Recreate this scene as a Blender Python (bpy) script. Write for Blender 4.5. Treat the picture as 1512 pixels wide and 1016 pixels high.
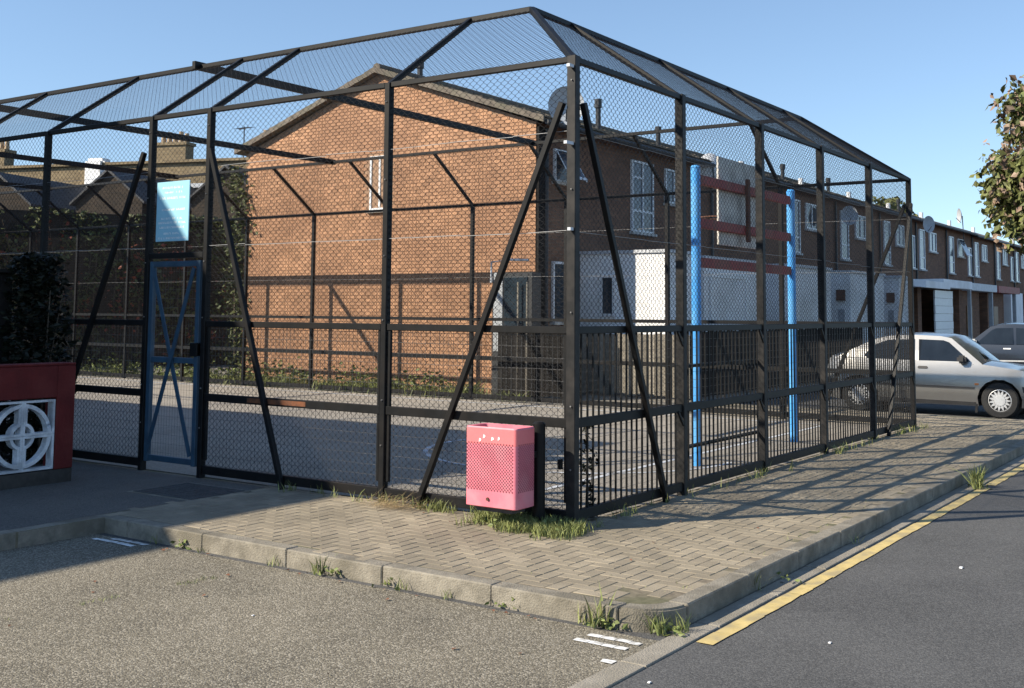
import bpy, bmesh, math, random
from mathutils import Vector, Matrix
R = random.Random(11)
for o in list(bpy.data.objects): bpy.data.objects.remove(o)
S = bpy.context.scene; C = S.collection

# ------------------------------------------------------------------ camera, sky, sun
cd = bpy.data.cameras.new('camera'); cam = bpy.data.objects.new('camera', cd); C.objects.link(cam)
f = Vector((0.82059957, 0.56506233, 0.0855623)); r = Vector((0.56660888, -0.82395434, 0.00732282)); u = Vector((-0.07463728, -0.04247126, 0.99630591))
cam.matrix_world = Matrix(((r.x, u.x, -f.x, -7.8373), (r.y, u.y, -f.y, -4.7913), (r.z, u.z, -f.z, 1.7), (0, 0, 0, 1)))
cd.sensor_width = 36; cd.lens = 39.703; cd.shift_y = -0.126; cd.clip_start = .1; cd.clip_end = 3000
S.camera = cam
TR = Vector((1.2, -0.91, -1.0))                     # the way the sunlight travels
EL = math.atan(1 / math.hypot(1.2, .91)); ROT = math.atan2(-1.2, .91)
w = bpy.data.worlds.new('World'); S.world = w; w.use_nodes = True
nt = w.node_tree; bg = nt.nodes['Background']; sk = nt.nodes.new('ShaderNodeTexSky')
sk.sky_type = 'NISHITA'; sk.sun_disc = False; sk.sun_elevation = EL; sk.sun_rotation = ROT
sk.air_density = 1.1; sk.dust_density = 0.0; sk.ozone_density = 2.2; sk.altitude = 50
tc_ = nt.nodes.new('ShaderNodeTexCoord'); ad_ = nt.nodes.new('ShaderNodeVectorMath'); ad_.operation = 'ADD'; ad_.inputs[1].default_value = (0, 0, .08)
nm_ = nt.nodes.new('ShaderNodeVectorMath'); nm_.operation = 'NORMALIZE'; nt.links.new(tc_.outputs['Generated'], ad_.inputs[0]); nt.links.new(ad_.outputs[0], nm_.inputs[0]); nt.links.new(nm_.outputs[0], sk.inputs['Vector'])
nt.links.new(sk.outputs[0], bg.inputs[0]); bg.inputs[1].default_value = 0.119
sd = bpy.data.lights.new('sun', 'SUN'); sd.energy = 5.0; sd.angle = math.radians(.5); sd.color = (1, .90, .74)
so = bpy.data.objects.new('sun', sd); C.objects.link(so); so.rotation_euler = TR.to_track_quat('-Z', 'Y').to_euler()
S.view_settings.view_transform = 'Standard'; S.view_settings.look = 'None'; S.view_settings.gamma = 1
S.view_settings.use_curve_mapping = False; S.view_settings.exposure = 0.72

# ------------------------------------------------------------------ helpers
class MB:
    def __init__(s): s.v = []; s.f = []; s.c = []
    def quad(s, *p):
        n = len(s.v); s.v += [tuple(q) for q in p]; s.f.append(tuple(range(n, n + len(p)))); return s
    def box(s, x0, x1, y0, y1, z0, z1):
        n = len(s.v)
        s.v += [(x0, y0, z0), (x1, y0, z0), (x1, y1, z0), (x0, y1, z0), (x0, y0, z1), (x1, y0, z1), (x1, y1, z1), (x0, y1, z1)]
        s.f += [tuple(n + i for i in q) for q in ((0, 3, 2, 1), (4, 5, 6, 7), (0, 1, 5, 4), (1, 2, 6, 5), (2, 3, 7, 6), (3, 0, 4, 7))]
        return s
    def bar(s, p, q, a, b=None, up=(0, 0, 1)):           # rectangular bar p->q, a = width across 'side', b = along 'up'
        b = a if b is None else b
        p = Vector(p); q = Vector(q); d = (q - p).normalized(); up = Vector(up)
        if abs(d.dot(up)) > .98: up = Vector((1, 0, 0))
        sd = d.cross(up).normalized(); uu = sd.cross(d).normalized(); n = len(s.v)
        for e in (p, q):
            for i, j in ((-1, -1), (1, -1), (1, 1), (-1, 1)): s.v.append(tuple(e + sd * (i * a / 2) + uu * (j * b / 2)))
        s.f += [tuple(n + i for i in k) for k in ((3, 2, 1, 0), (4, 5, 6, 7), (0, 1, 5, 4), (1, 2, 6, 5), (2, 3, 7, 6), (3, 0, 4, 7))]
        return s
    def tube(s, pts, rad, n=8, cap=True):
        pts = [Vector(p) for p in pts]; rr = rad if isinstance(rad, (list, tuple)) else [rad] * len(pts)
        rings = []
        for i, p in enumerate(pts):
            d = (pts[min(i + 1, len(pts) - 1)] - pts[max(i - 1, 0)]).normalized()
            a = d.orthogonal().normalized() if abs(d.z) < .9 else Vector((1, 0, 0)); a = (a - d * a.dot(d)).normalized(); b = d.cross(a)
            k = len(s.v); rings.append(k)
            for j in range(n):
                t = 2 * math.pi * j / n; s.v.append(tuple(p + (a * math.cos(t) + b * math.sin(t)) * rr[i]))
        for i in range(len(rings) - 1):
            for j in range(n):
                s.f.append((rings[i] + j, rings[i] + (j + 1) % n, rings[i + 1] + (j + 1) % n, rings[i + 1] + j))
        if cap:
            s.f.append(tuple(rings[0] + j for j in reversed(range(n)))); s.f.append(tuple(rings[-1] + j for j in range(n)))
        return s
    def prism(s, pts, d):                               # polygon pts extruded by vector d
        n = len(s.v); m = len(pts); d = Vector(d)
        s.v += [tuple(p) for p in pts] + [tuple(Vector(p) + d) for p in pts]
        s.f.append(tuple(n + i for i in reversed(range(m)))); s.f.append(tuple(n + m + i for i in range(m)))
        for i in range(m): j = (i + 1) % m; s.f.append((n + i, n + j, n + m + j, n + m + i))
        return s
    def mesh(s, name, m, smooth=False, bevel=0):
        me = bpy.data.meshes.new(name); me.from_pydata(s.v, [], s.f)
        if bevel or smooth:
            bm = bmesh.new(); bm.from_mesh(me)
            if smooth: bmesh.ops.remove_doubles(bm, verts=bm.verts, dist=1e-5)
            bmesh.ops.recalc_face_normals(bm, faces=bm.faces)
            if bevel: bmesh.ops.bevel(bm, geom=bm.edges[:], offset=bevel, segments=2 if bevel > .008 else 1, affect='EDGES', clamp_overlap=True)
            bm.to_mesh(me); bm.free()
        if smooth:
            me.shade_smooth(); me.set_sharp_from_angle(angle=math.radians(35))
        if s.c:
            a = me.attributes.new('tone', 'FLOAT', 'FACE'); a.data.foreach_set('value', s.c)
        me.materials.append(m); return me
    def obj(s, name, m, par=None, smooth=False, bevel=0, **k):
        return link(name, s.mesh(name, m, smooth, bevel), par, **k)
def link(name, me, par=None, loc=None, **k):
    o = bpy.data.objects.new(name, me); C.objects.link(o)
    if par is not None: o.parent = par
    if loc is not None: o.location = loc
    for a, b in k.items():
        if b is not None: o[a] = b
    return o
def thing(name, label, cat, loc=(0, 0, 0), rz=0, group=None):
    o = bpy.data.objects.new(name, None); C.objects.link(o); o.location = loc; o.rotation_euler = (0, 0, rz); o.empty_display_size = .2
    o['label'] = label; o['category'] = cat
    if group: o['group'] = group
    return o

# ------------------------------------------------------------------ materials
def mat(name, col, rough=.7, metal=0, var=.12, scale=6, bump=0, bscale=60, col2=None, spec=.4, tone=False, rnd=False, coat=0, dirt=None):
    m = bpy.data.materials.new(name); m.use_nodes = True; t = m.node_tree; b = t.nodes['Principled BSDF']; L = t.links
    b.inputs['Roughness'].default_value = rough; b.inputs['Metallic'].default_value = metal
    b.inputs['Specular IOR Level'].default_value = spec; b.inputs['Coat Weight'].default_value = coat; b.inputs['Coat Roughness'].default_value = .06
    tc = t.nodes.new('ShaderNodeTexCoord'); geo = t.nodes.new('ShaderNodeNewGeometry')
    n = t.nodes.new('ShaderNodeTexNoise'); n.inputs['Scale'].default_value = scale; n.inputs['Detail'].default_value = 6; n.inputs['Roughness'].default_value = .65
    L.new(geo.outputs['Position'], n.inputs['Vector'])
    cr = t.nodes.new('ShaderNodeMapRange'); cr.inputs[1].default_value = .3; cr.inputs[2].default_value = .7; L.new(n.outputs['Fac'], cr.inputs[0])
    mx = t.nodes.new('ShaderNodeMix'); mx.data_type = 'RGBA'; L.new(cr.outputs[0], mx.inputs[0])
    c2 = col2 if col2 else tuple(min(1, c * (1 + 2 * var)) for c in col)
    c1 = col if col2 else tuple(c * (1 - var) for c in col)
    mx.inputs[6].default_value = (*c1, 1); mx.inputs[7].default_value = (*c2, 1); out = mx.outputs[2]
    if tone or rnd:
        src = t.nodes.new('ShaderNodeAttribute') if tone else t.nodes.new('ShaderNodeObjectInfo')
        if tone: src.attribute_name = 'tone'
        ra = t.nodes.new('ShaderNodeMapRange'); L.new(src.outputs['Fac' if tone else 'Random'], ra.inputs[0]); ra.inputs[3].default_value = 1 - (.45 if tone is True or rnd is True else max(tone, rnd)); ra.inputs[4].default_value = 1.18
        mm = t.nodes.new('ShaderNodeMix'); mm.data_type = 'RGBA'; mm.blend_type = 'MULTIPLY'; mm.inputs[0].default_value = 1
        cb = t.nodes.new('ShaderNodeCombineColor')
        for i in range(3): L.new(ra.outputs[0], cb.inputs[i])
        L.new(out, mm.inputs[6]); L.new(cb.outputs[0], mm.inputs[7]); out = mm.outputs[2]
    if dirt:                                              # broad worn / stained patches
        n2 = t.nodes.new('ShaderNodeTexNoise'); n2.inputs['Scale'].default_value = dirt[1]; n2.inputs['Detail'].default_value = 5; L.new(geo.outputs['Position'], n2.inputs['Vector'])
        r2 = t.nodes.new('ShaderNodeMapRange'); r2.inputs[1].default_value = .45; r2.inputs[2].default_value = .62; L.new(n2.outputs['Fac'], r2.inputs[0])
        r2.inputs[4].default_value = dirt[2] if len(dirt) > 2 else .7
        m2 = t.nodes.new('ShaderNodeMix'); m2.data_type = 'RGBA'; L.new(r2.outputs[0], m2.inputs[0]); L.new(out, m2.inputs[6]); m2.inputs[7].default_value = (*dirt[0], 1); out = m2.outputs[2]
    L.new(out, b.inputs['Base Color'])
    if bump:
        nb = t.nodes.new('ShaderNodeTexNoise'); nb.inputs['Scale'].default_value = bscale; nb.inputs['Detail'].default_value = 4; L.new(geo.outputs['Position'], nb.inputs['Vector'])
        bp = t.nodes.new('ShaderNodeBump'); bp.inputs['Strength'].default_value = bump; bp.inputs['Distance'].default_value = .02
        L.new(nb.outputs['Fac'], bp.inputs['Height']); L.new(bp.outputs[0], b.inputs['Normal'])
    return m
def speckle(m, cols, scale=90, amount=.5, bmp=.55):                # stones showing in asphalt
    t = m.node_tree; L = t.links; b = t.nodes['Principled BSDF']; src = b.inputs['Base Color'].links[0].from_socket
    v = t.nodes.new('ShaderNodeTexVoronoi'); v.inputs['Scale'].default_value = scale
    g = t.nodes.new('ShaderNodeNewGeometry'); L.new(g.outputs['Position'], v.inputs['Vector'])
    sp = t.nodes.new('ShaderNodeSeparateColor'); L.new(v.outputs['Color'], sp.inputs[0])
    rp = t.nodes.new('ShaderNodeValToRGB'); rp.color_ramp.interpolation = 'CONSTANT'
    el = rp.color_ramp.elements
    while len(el) < len(cols): el.new(.5)
    for i, c in enumerate(cols): el[i].position = i / len(cols); el[i].color = (*c, 1)
    L.new(sp.outputs[0], rp.inputs[0])
    mx = t.nodes.new('ShaderNodeMix'); mx.data_type = 'RGBA'; mx.inputs[0].default_value = amount
    L.new(src, mx.inputs[6]); L.new(rp.outputs[0], mx.inputs[7]); L.new(mx.outputs[2], b.inputs['Base Color'])
    bp = t.nodes.new('ShaderNodeBump'); bp.inputs['Strength'].default_value = bmp; bp.inputs['Distance'].default_value = .008; bp.invert = True
    L.new(v.outputs['Distance'], bp.inputs['Height']); L.new(bp.outputs[0], b.inputs['Normal'])
    return m
def brickmat(name, c1, c2, mortar, rot=False):
    m = bpy.data.materials.new(name); m.use_nodes = True; t = m.node_tree; b = t.nodes['Principled BSDF']; L = t.links
    b.inputs['Roughness'].default_value = .9; b.inputs['Specular IOR Level'].default_value = .2
    g = t.nodes.new('ShaderNodeNewGeometry'); sp = t.nodes.new('ShaderNodeSeparateXYZ'); L.new(g.outputs['Position'], sp.inputs[0])
    ad = t.nodes.new('ShaderNodeMath'); ad.operation = 'ADD'; L.new(sp.outputs[0], ad.inputs[0]); L.new(sp.outputs[1], ad.inputs[1])
    cb = t.nodes.new('ShaderNodeCombineXYZ'); L.new(ad.outputs[0], cb.inputs[0]); L.new(sp.outputs[2], cb.inputs[1])
    k = t.nodes.new('ShaderNodeTexBrick'); L.new(cb.outputs[0], k.inputs['Vector']); k.inputs['Scale'].default_value = 1
    k.inputs['Brick Width'].default_value = .225; k.inputs['Row Height'].default_value = .075; k.inputs['Mortar Size'].default_value = .006; k.inputs['Bias'].default_value = 0
    k.inputs['Color1'].default_value = (*c1, 1); k.inputs['Color2'].default_value = (*c2, 1); k.inputs['Mortar'].default_value = (*mortar, 1)
    n = t.nodes.new('ShaderNodeTexNoise'); n.inputs['Scale'].default_value = 1.1; n.inputs['Detail'].default_value = 6; L.new(g.outputs['Position'], n.inputs['Vector'])
    mr = t.nodes.new('ShaderNodeMapRange'); mr.inputs[3].default_value = .72; mr.inputs[4].default_value = 1.2; L.new(n.outputs['Fac'], mr.inputs[0])
    mm = t.nodes.new('ShaderNodeMix'); mm.data_type = 'RGBA'; mm.blend_type = 'MULTIPLY'; mm.inputs[0].default_value = 1
    cc = t.nodes.new('ShaderNodeCombineColor'); [L.new(mr.outputs[0], cc.inputs[i]) for i in range(3)]
    L.new(k.outputs['Color'], mm.inputs[6]); L.new(cc.outputs[0], mm.inputs[7]); L.new(mm.outputs[2], b.inputs['Base Color'])
    bp = t.nodes.new('ShaderNodeBump'); bp.inputs['Strength'].default_value = .5; bp.inputs['Distance'].default_value = .008; bp.invert = True
    L.new(k.outputs['Fac'], bp.inputs['Height']); L.new(bp.outputs[0], b.inputs['Normal'])
    return m
def glassmat(name, col=(.02, .03, .04), rough=.04):
    m = mat(name, col, rough, var=.3, scale=1.5, spec=.4); return m
def leafmat(name, col, col2, scale=2):
    m = mat(name, col, .55, col2=col2, scale=scale, spec=.3, tone=.5)
    b = m.node_tree.nodes['Principled BSDF']; b.inputs['Transmission Weight'].default_value = 0
    return m
M = dict(
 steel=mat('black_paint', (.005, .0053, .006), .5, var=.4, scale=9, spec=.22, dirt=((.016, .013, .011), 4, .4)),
 steel_lit=mat('lit_worn_black_paint', (.010, .010, .0105), .55, var=.4, scale=14, spec=.25, dirt=((.038, .033, .029), 7, .45)),  # paler copy of steel, with sunlight on the posts in its colour
 wire=mat('black_coated_wire', (.006, .006, .007), .55, var=.4, scale=5, spec=.3),
 weld=mat('dull_galvanised_wire', (.10, .10, .10), .45, metal=.4, var=.4, scale=6),
 thinwire=mat('pale_strain_wire', (.32, .32, .32), .45, metal=.3),
 pave=mat('paver', (.255, .216, .157), .93, var=.12, scale=3, bump=.35, bscale=120, tone=.12, dirt=((.175, .15, .11), 1.3, .6)),
 pave_o=mat('paver_single', (.255, .216, .157), .93, var=.12, scale=3, bump=.35, bscale=120, rnd=.12, dirt=((.175, .15, .11), 1.3, .6)),
 joint=mat('paver_joint_sand', (.15, .125, .09), .95, var=.3, scale=20, dirt=((.07, .085, .03), 1.5, .5)),
 kerb=mat('kerb_concrete', (.21, .188, .15), .9, var=.25, scale=9, bump=.5, bscale=90, dirt=((.13, .115, .085), 2.8, .7)),
 gutter=mat('gutter_concrete', (.25, .225, .185), .92, var=.2, scale=5, bump=.5, bscale=100, dirt=((.2, .18, .14), 2, .6)),
 road=speckle(mat('road_asphalt', (.072, .0715, .071), .9, var=.22, scale=.9, spec=.25, dirt=((.105, .104, .102), .45, .7)), [(.045, .045, .046), (.08, .08, .081), (.17, .168, .162), (.10, .10, .10)], 120, .45, .3),
 bay=speckle(mat('bay_gravel_asphalt', (.165, .144, .104), .9, var=.2, scale=1.6, dirt=((.25, .218, .16), .75, .9)), [(.035, .032, .027), (.15, .133, .10), (.22, .197, .15), (.08, .07, .055), (.40, .365, .30)], 105, .55, .6),
 court=speckle(mat('court_asphalt', (.245, .22, .185), .9, var=.15, scale=1.2, dirt=((.34, .305, .255), .6, .6)), [(.2, .18, .15), (.3, .27, .225), (.37, .33, .28)], 60, .4),
 shade_tarmac=speckle(mat('shade_toned_tarmac', (.10, .095, .085), .9, var=.2, scale=2, dirt=((.15, .135, .11), .9, .6)), [(.06, .058, .055), (.11, .105, .095), (.16, .15, .135)], 110, .5),
 soil=mat('soil', (.09, .075, .05), .95, var=.3, scale=9, bump=.6, bscale=40),
 yellow=mat('yellow_road_paint', (.52, .40, .165), .85, var=.15, scale=14, dirt=((.30, .25, .15), 7, .75)),
 white_line=mat('white_road_paint', (.72, .72, .7), .8, var=.1, scale=20, dirt=((.28, .26, .22), 22, .75)),
 court_line=mat('court_line_paint', (.55, .57, .6), .8, var=.1, scale=9, dirt=((.25, .24, .22), 5, .6)),
 iron=mat('cast_iron', (.05, .05, .05), .7, var=.3, scale=8, bump=.5, bscale=70),
 pink=mat('pink_paint', (.62, .17, .22), .5, var=.1, scale=3, spec=.35, dirt=((.66, .27, .31), 5, .6)),
 coral=mat('coral_paint', (.70, .175, .185), .45, var=.05, scale=5, spec=.4),
 pink_dark=mat('bin_holes', (.16, .035, .05), .7),
 white=mat('white_render', (.84, .84, .84), .85, var=.05, scale=2, dirt=((.62, .61, .58), .9, .5)),
 whitep=mat('white_plastic', (.72, .73, .74), .4, var=.04),
 block=mat('painted_block', (.70, .72, .74), .85, var=.12, scale=14, bump=.5, bscale=45, dirt=((.35, .36, .38), 6, .6)),
 red=mat('red_masonry_paint', (.12, .011, .010), .75, var=.15, scale=6, bump=.3, bscale=50, dirt=((.16, .03, .025), 3, .5)),
 plinth=mat('dark_plinth', (.05, .045, .04), .9, var=.3),
 timber_dark=mat('black_stained_boards', (.014, .0125, .0115), .85, var=.4, scale=8, rnd=.4, spec=.2),
 timber=mat('weathered_boards', (.235, .21, .17), .9, var=.25, scale=12, rnd=.4),
 door=mat('brown_door', (.17, .09, .04), .5, var=.2),
 blue=mat('blue_pole_paint', (.07, .32, .72), .35, var=.08, scale=5, spec=.5, dirt=((.16, .42, .72), 3, .5)),
 gateblue=mat('gate_blue_paint', (.028, .066, .105), .45, var=.2, scale=6, dirt=((.04, .06, .09), 5, .5)),
 maroon=mat('maroon_timber', (.27, .05, .045), .6, var=.2, scale=9, dirt=((.24, .12, .08), 5, .5)),
 board=mat('grey_ply', (.60, .575, .52), .8, var=.12, scale=7, dirt=((.3, .28, .25), 4, .5)),
 boltgrey=mat('worn_bolt', (.16, .155, .15), .5), rustor=mat('orange_rust', (.05, .03, .02), .9, col2=(.24, .08, .03), scale=8),
 rust=mat('rusty_bracket', (.09, .04, .025), .8, var=.4),
 sign=mat('sign_blue', (.30, .57, .69), .35, var=.02), signtx=mat('sign_lettering', (.92, .94, .95), .5, var=.02),
 brick=mat('gable_brick', (.385, .213, .122), .92, var=.14, scale=5, bump=.5, bscale=70, tone=.18, dirt=((.27, .145, .085), .45, .6)),
 brick_o=mat('gable_brick_single', (.385, .213, .122), .92, var=.14, scale=5, bump=.5, bscale=70, rnd=.18, dirt=((.27, .145, .085), .45, .6)),
 mortar=mat('mortar', (.30, .19, .122), .95, var=.2, scale=14),
 hbrick=brickmat('house_brick', (.245, .13, .08), (.165, .09, .06), (.15, .11, .085)),
 ybrick=brickmat('stock_brick', (.27, .205, .12), (.18, .135, .08), (.2, .17, .13)),
 dbrick=brickmat('shade_dark_brick', (.065, .05, .038), (.04, .033, .026), (.055, .047, .04)),  # brick colour lowered to deepen the shade on wings and garden wall
 tile=mat('roof_tile', (.15, .125, .10), .9, var=.3, scale=5, bump=.4, bscale=50, rnd=.4, dirt=((.12, .12, .08), 2, .5)),
 slate=mat('slate', (.045, .046, .05), .7, var=.3, scale=3, bump=.3, bscale=20),
 lead=mat('lead_flashing', (.5, .52, .55), .55, var=.1),
 pot=mat('chimney_pot_clay', (.34, .25, .16), .85, var=.2),
 gutterp=mat('dark_gutter', (.035, .037, .04), .5), stone=mat('sill', (.5, .48, .44), .85),
 glass=glassmat('window_glass'), netglass=glassmat('curtained_glass', (.05, .062, .08), .12),
 curtain=mat('net_curtain_glass', (.17, .18, .19), .25, var=.3, scale=3),
 dish=mat('dish_grey', (.34, .36, .38), .6, var=.1), dishw=mat('dish_white', (.7, .7, .7), .5),
 silver=mat('silver_car_paint', (.36, .35, .335), .28, metal=.8, var=.03, coat=.6, spec=.5),
 dblue=mat('blue_grey_car_paint', (.022, .028, .040), .3, metal=.35, var=.05, coat=.7),
 cglass=glassmat('car_glass', (.012, .016, .022), .03), rubber=mat('tyre_rubber', (.022, .022, .022), .85), trim=mat('black_trim', (.03, .03, .032), .55),
 alloy=mat('wheel_trim_silver', (.62, .62, .62), .35, metal=.5), amber=mat('amber_lens', (.75, .22, .05), .25), lamp=mat('headlamp_glass', (.55, .58, .6), .08, spec=.8),
 grass=leafmat('grass_blades', (.16, .20, .055), (.32, .33, .13), 9), straw=leafmat('dry_straw', (.66, .52, .28), (.45, .30, .16), 9),
 leaf=leafmat('tree_leaves', (.085, .11, .032), (.19, .19, .065), .9), brown=leafmat('browned_leaves', (.22, .14, .10), (.32, .24, .17), 1.5),
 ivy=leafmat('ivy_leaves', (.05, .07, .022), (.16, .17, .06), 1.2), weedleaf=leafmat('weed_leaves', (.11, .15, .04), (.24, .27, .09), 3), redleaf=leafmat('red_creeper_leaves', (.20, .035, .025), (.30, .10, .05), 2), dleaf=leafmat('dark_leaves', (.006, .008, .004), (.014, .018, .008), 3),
 bark=mat('bark', (.09, .07, .05), .95, var=.3, bump=.8, bscale=20), litter=mat('litter', (.75, .75, .75), .6), leafl=mat('fallen_leaf', (.15, .065, .035), .8, var=.3))

# ------------------------------------------------------------------ ground
GX0, GX1 = -1.95, 12.3; KY = -1.80
st = dict(kind='structure')
MB().quad((-600, -600, -.128), (900, -600, -.128), (900, 900, -.128), (-600, 900, -.128)).obj('road', M['road'], **st)
MB().quad((-60, -1.96, -.124), (-2.02, -1.96, -.124), (-2.02, 60, -.124), (-60, 60, -.124)).obj('parking_bay', M['bay'], **st)
g = MB(); x = -40.
while x < 12.2:
    L_ = .915; x1 = min(x + L_, 12.28); dz = R.uniform(-.002, .002)
    g.box(x + .006, x1 - .006, -1.965, -1.812, -.2, -.116 + dz); x += L_
g.obj('gutter', M['gutter'], bevel=.004, **st)
pv = MB()
for a in ((GX0 + .12, GX1, KY + .12, 3.3), (-60, GX1, 3.3, 4.8), (-60, 9.95, 4.8, 60)): pv.box(a[0], a[1], a[2], a[3], -.3, -.0034)
MB().quad((-60, 3.44, -.002), (-.04, 3.44, -.002), (-.04, 60, -.002), (-60, 60, -.002)).obj('shade_toned_ground', M['shade_tarmac'], **st)  # ground toned darker here to deepen the shade on this side
pavement = pv.obj('pavement', M['joint'], **st)
MB().box(9.95, 70, 4.8, 40, -.3, -.004).obj('front_gardens', M['gutter'], **st)
# court surface
court = MB().quad((.03, .03, .004), (9.87, .03, .004), (9.87, 26, .004), (.03, 26, .004)).obj('court', M['court'], **st)
ln = MB()
for k in range(40):                                      # painted semicircle and lines
    a0, a1 = [math.radians(-95 + 190 * q / 40) for q in (k, k + 1)]
    cx, cy, ro, ri = 4.2, 2.45, 1.93, 1.86
    P = lambda t, q: (cx - q * math.cos(t), cy + q * math.sin(t), .009)
    ln.quad(P(a0, ri), P(a0, ro), P(a1, ro), P(a1, ri))
ln.quad((.5, 1.15, .009), (9.4, 1.15, .009), (9.4, 1.22, .009), (.5, 1.22, .009))
ln.quad((9.3, 1.3, .009), (9.37, 1.3, .009), (9.37, 22, .009), (9.3, 22, .009))
ln.obj('court_marking', M['court_line'], court)
# pavers: herringbone
W = .1
def paver_ok(x, y):
    if y < 3.42: return x > GX0 + .135 and y > KY + .135 and x < 12.15 and not (0.06 < x < 9.86 and y > .06) and not (x < -1.5 and y < -1.35)
    return False
def in_manhole(x, y): return -1.02 < x < -.28 and 3.36 < y < 4.28
cells = []
for i in range(-70, 125):
    for j in range(-18, 92):
        t = (i - j) % 4
        if t == 0: c = (i * W + W, j * W + W / 2, 0)
        elif t == 3: c = (i * W + W / 2, j * W + W, 1)
        else: continue
        if paver_ok(c[0], c[1]) and not in_manhole(c[0], c[1]): cells.append(c)
camp = Vector((-7.84, -4.79))
cells.sort(key=lambda c: (Vector(c[:2]) - camp).length + (60 if c[1] > 2.7 else 0))
def pmb(mb, cx, cy, o, dz, s=1, tl=(0, 0)):
    hx, hy = (W - .003, W / 2 - .0022) if o == 0 else (W / 2 - .0022, W - .003)
    n = len(mb.v); c = .0035
    for zz, q in ((-.05, 0), (-.004 + dz, 0), (0 + dz, c)):
        for a, b in ((-1, -1), (1, -1), (1, 1), (-1, 1)): mb.v.append((cx + a * (hx - q), cy + b * (hy - q), zz + (a * tl[0] + b * tl[1] if zz > -.02 else 0)))
    for k in (0, 4):
        for q in range(4): mb.f.append((n + k + q, n + k + (q + 1) % 4, n + k + 4 + (q + 1) % 4, n + k + 4 + q))
    mb.f.append((n + 8, n + 9, n + 10, n + 11))
pm = []
for o in (0, 1):
    b = MB(); pmb(b, 0, 0, o, 0); pm.append(b.mesh('paving_brick', M['pave_o']))
for c in cells[:296]:
    o = link('paving_brick', pm[c[2]], pavement, (c[0], c[1], R.uniform(-.0018, .001))); o.rotation_euler = (R.gauss(0, .004), R.gauss(0, .004), R.gauss(0, .004))
rest = MB()
for c in cells[296:]:
    pmb(rest, c[0], c[1], c[2], R.uniform(-.0018, .001), 1, (R.gauss(0, .0005), R.gauss(0, .0005))); rest.c += [R.random()] * 9
rest.obj('paving_bricks', M['pave'], pavement, kind='stuff')
# kerbs
kerb = bpy.data.objects.new('kerb', None); C.objects.link(kerb); kerb['kind'] = 'structure'
def kstone(x0, x1, y0, y1):
    b = MB().box(x0, x1, y0, y1, -.3, R.uniform(-.004, .004)); b.obj('kerb_stone', M['kerb'], kerb, smooth=True, bevel=.008)
y = KY + .30
while y < 3.2:
    kstone(GX0 + R.uniform(-.004, .004), GX0 + .13, y + .002, min(y + .9, 3.32) - .002); y += .9
x = GX0 + .30
while x < 12.2: kstone(x + .002, min(x + .915, 12.3) - .002, KY + R.uniform(-.003, .003), KY + .13); x += .915
x = GX0 + .13
while x > -9: kstone(x - .9 + .004, x - .004, 3.30 + R.uniform(-.003, .003), 3.43); x -= .9
y = KY + .14
while y < 4.7: kstone(12.22, 12.36, y + .004, min(y + .9, 4.8) - .004); y += .9
pts = []; n = 10                                          # rounded corner stone
for k in range(n + 1):
    a = math.pi + math.pi / 2 * k / n; pts.append((GX0 + .30 + .30 * math.cos(a), KY + .30 + .30 * math.sin(a)))
inn = [(GX0 + .30 + .165 * math.cos(math.pi + math.pi / 2 * k / n), KY + .30 + .165 * math.sin(math.pi + math.pi / 2 * k / n)) for k in range(n, -1, -1)]
MB().prism([(p[0], p[1], -.3) for p in pts + inn], (0, 0, .3)).obj('kerb_stone', M['kerb'], kerb, smooth=True, bevel=.014)
MB().prism([(p[0], p[1], -.2) for p in inn] + [(GX0 + .30, KY + .30, -.2)], (0, 0, .196)).obj('corner_infill', M['kerb'], kerb)
# markings
yl = MB(); x = -1.92
while x < 40:
    x1 = x + R.uniform(.15, .3)
    if not (4.9 < x < 5.15): yl.quad((x, -2.085 + R.uniform(-.007, .007), -.122), (x1, -2.085 + R.uniform(-.007, .007), -.122), (x1, -1.985 + R.uniform(-.006, .004), -.122), (x, -1.985 + R.uniform(-.006, .004), -.122))
    x = x1
yl.obj('yellow_line', M['yellow'], **st)
wl = MB()
for xx, ya, yb in ((-2.27, -1.74, -1.40), (-2.15, -1.76, -1.42), (-2.06, 2.60, 3.02), (-2.15, 2.64, 3.14)):
    yy = ya
    while yy < yb - .02:
        y2 = min(yb, yy + R.uniform(.06, .1)); a = R.uniform(-.008, .008); wl.quad((xx - .026 + a, yy, -.119), (xx + .026 + a, yy, -.119), (xx + .024 + a, y2 - .004, -.119), (xx - .026 + a, y2 - .004, -.119)); yy = y2
wl.quad((-2.55, -1.80, -.119), (-2.49, -1.80, -.119), (-2.50, -1.72, -.119), (-2.55, -1.73, -.119))
wl.obj('white_marking', M['white_line'], **st)
mh = thing('manhole_cover', 'square iron manhole cover set in the shaded brick pavement', 'manhole cover', (-.65, 3.82, .004))
MB().box(-.36, .36, -.45, .45, -.05, -.004).obj('cover_frame', M['kerb'], mh)
MB().box(-.32, .32, -.41, .41, -.05, .002).obj('cover_plate', M['iron'], mh, bevel=.003)
b = MB()
for i in range(8):
    for j in range(10): b.box(-.28 + i * .075, -.24 + i * .075, -.37 + j * .078, -.33 + j * .078, .002, .005)
b.obj('cover_studs', M['iron'], mh, kind='stuff')

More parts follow.
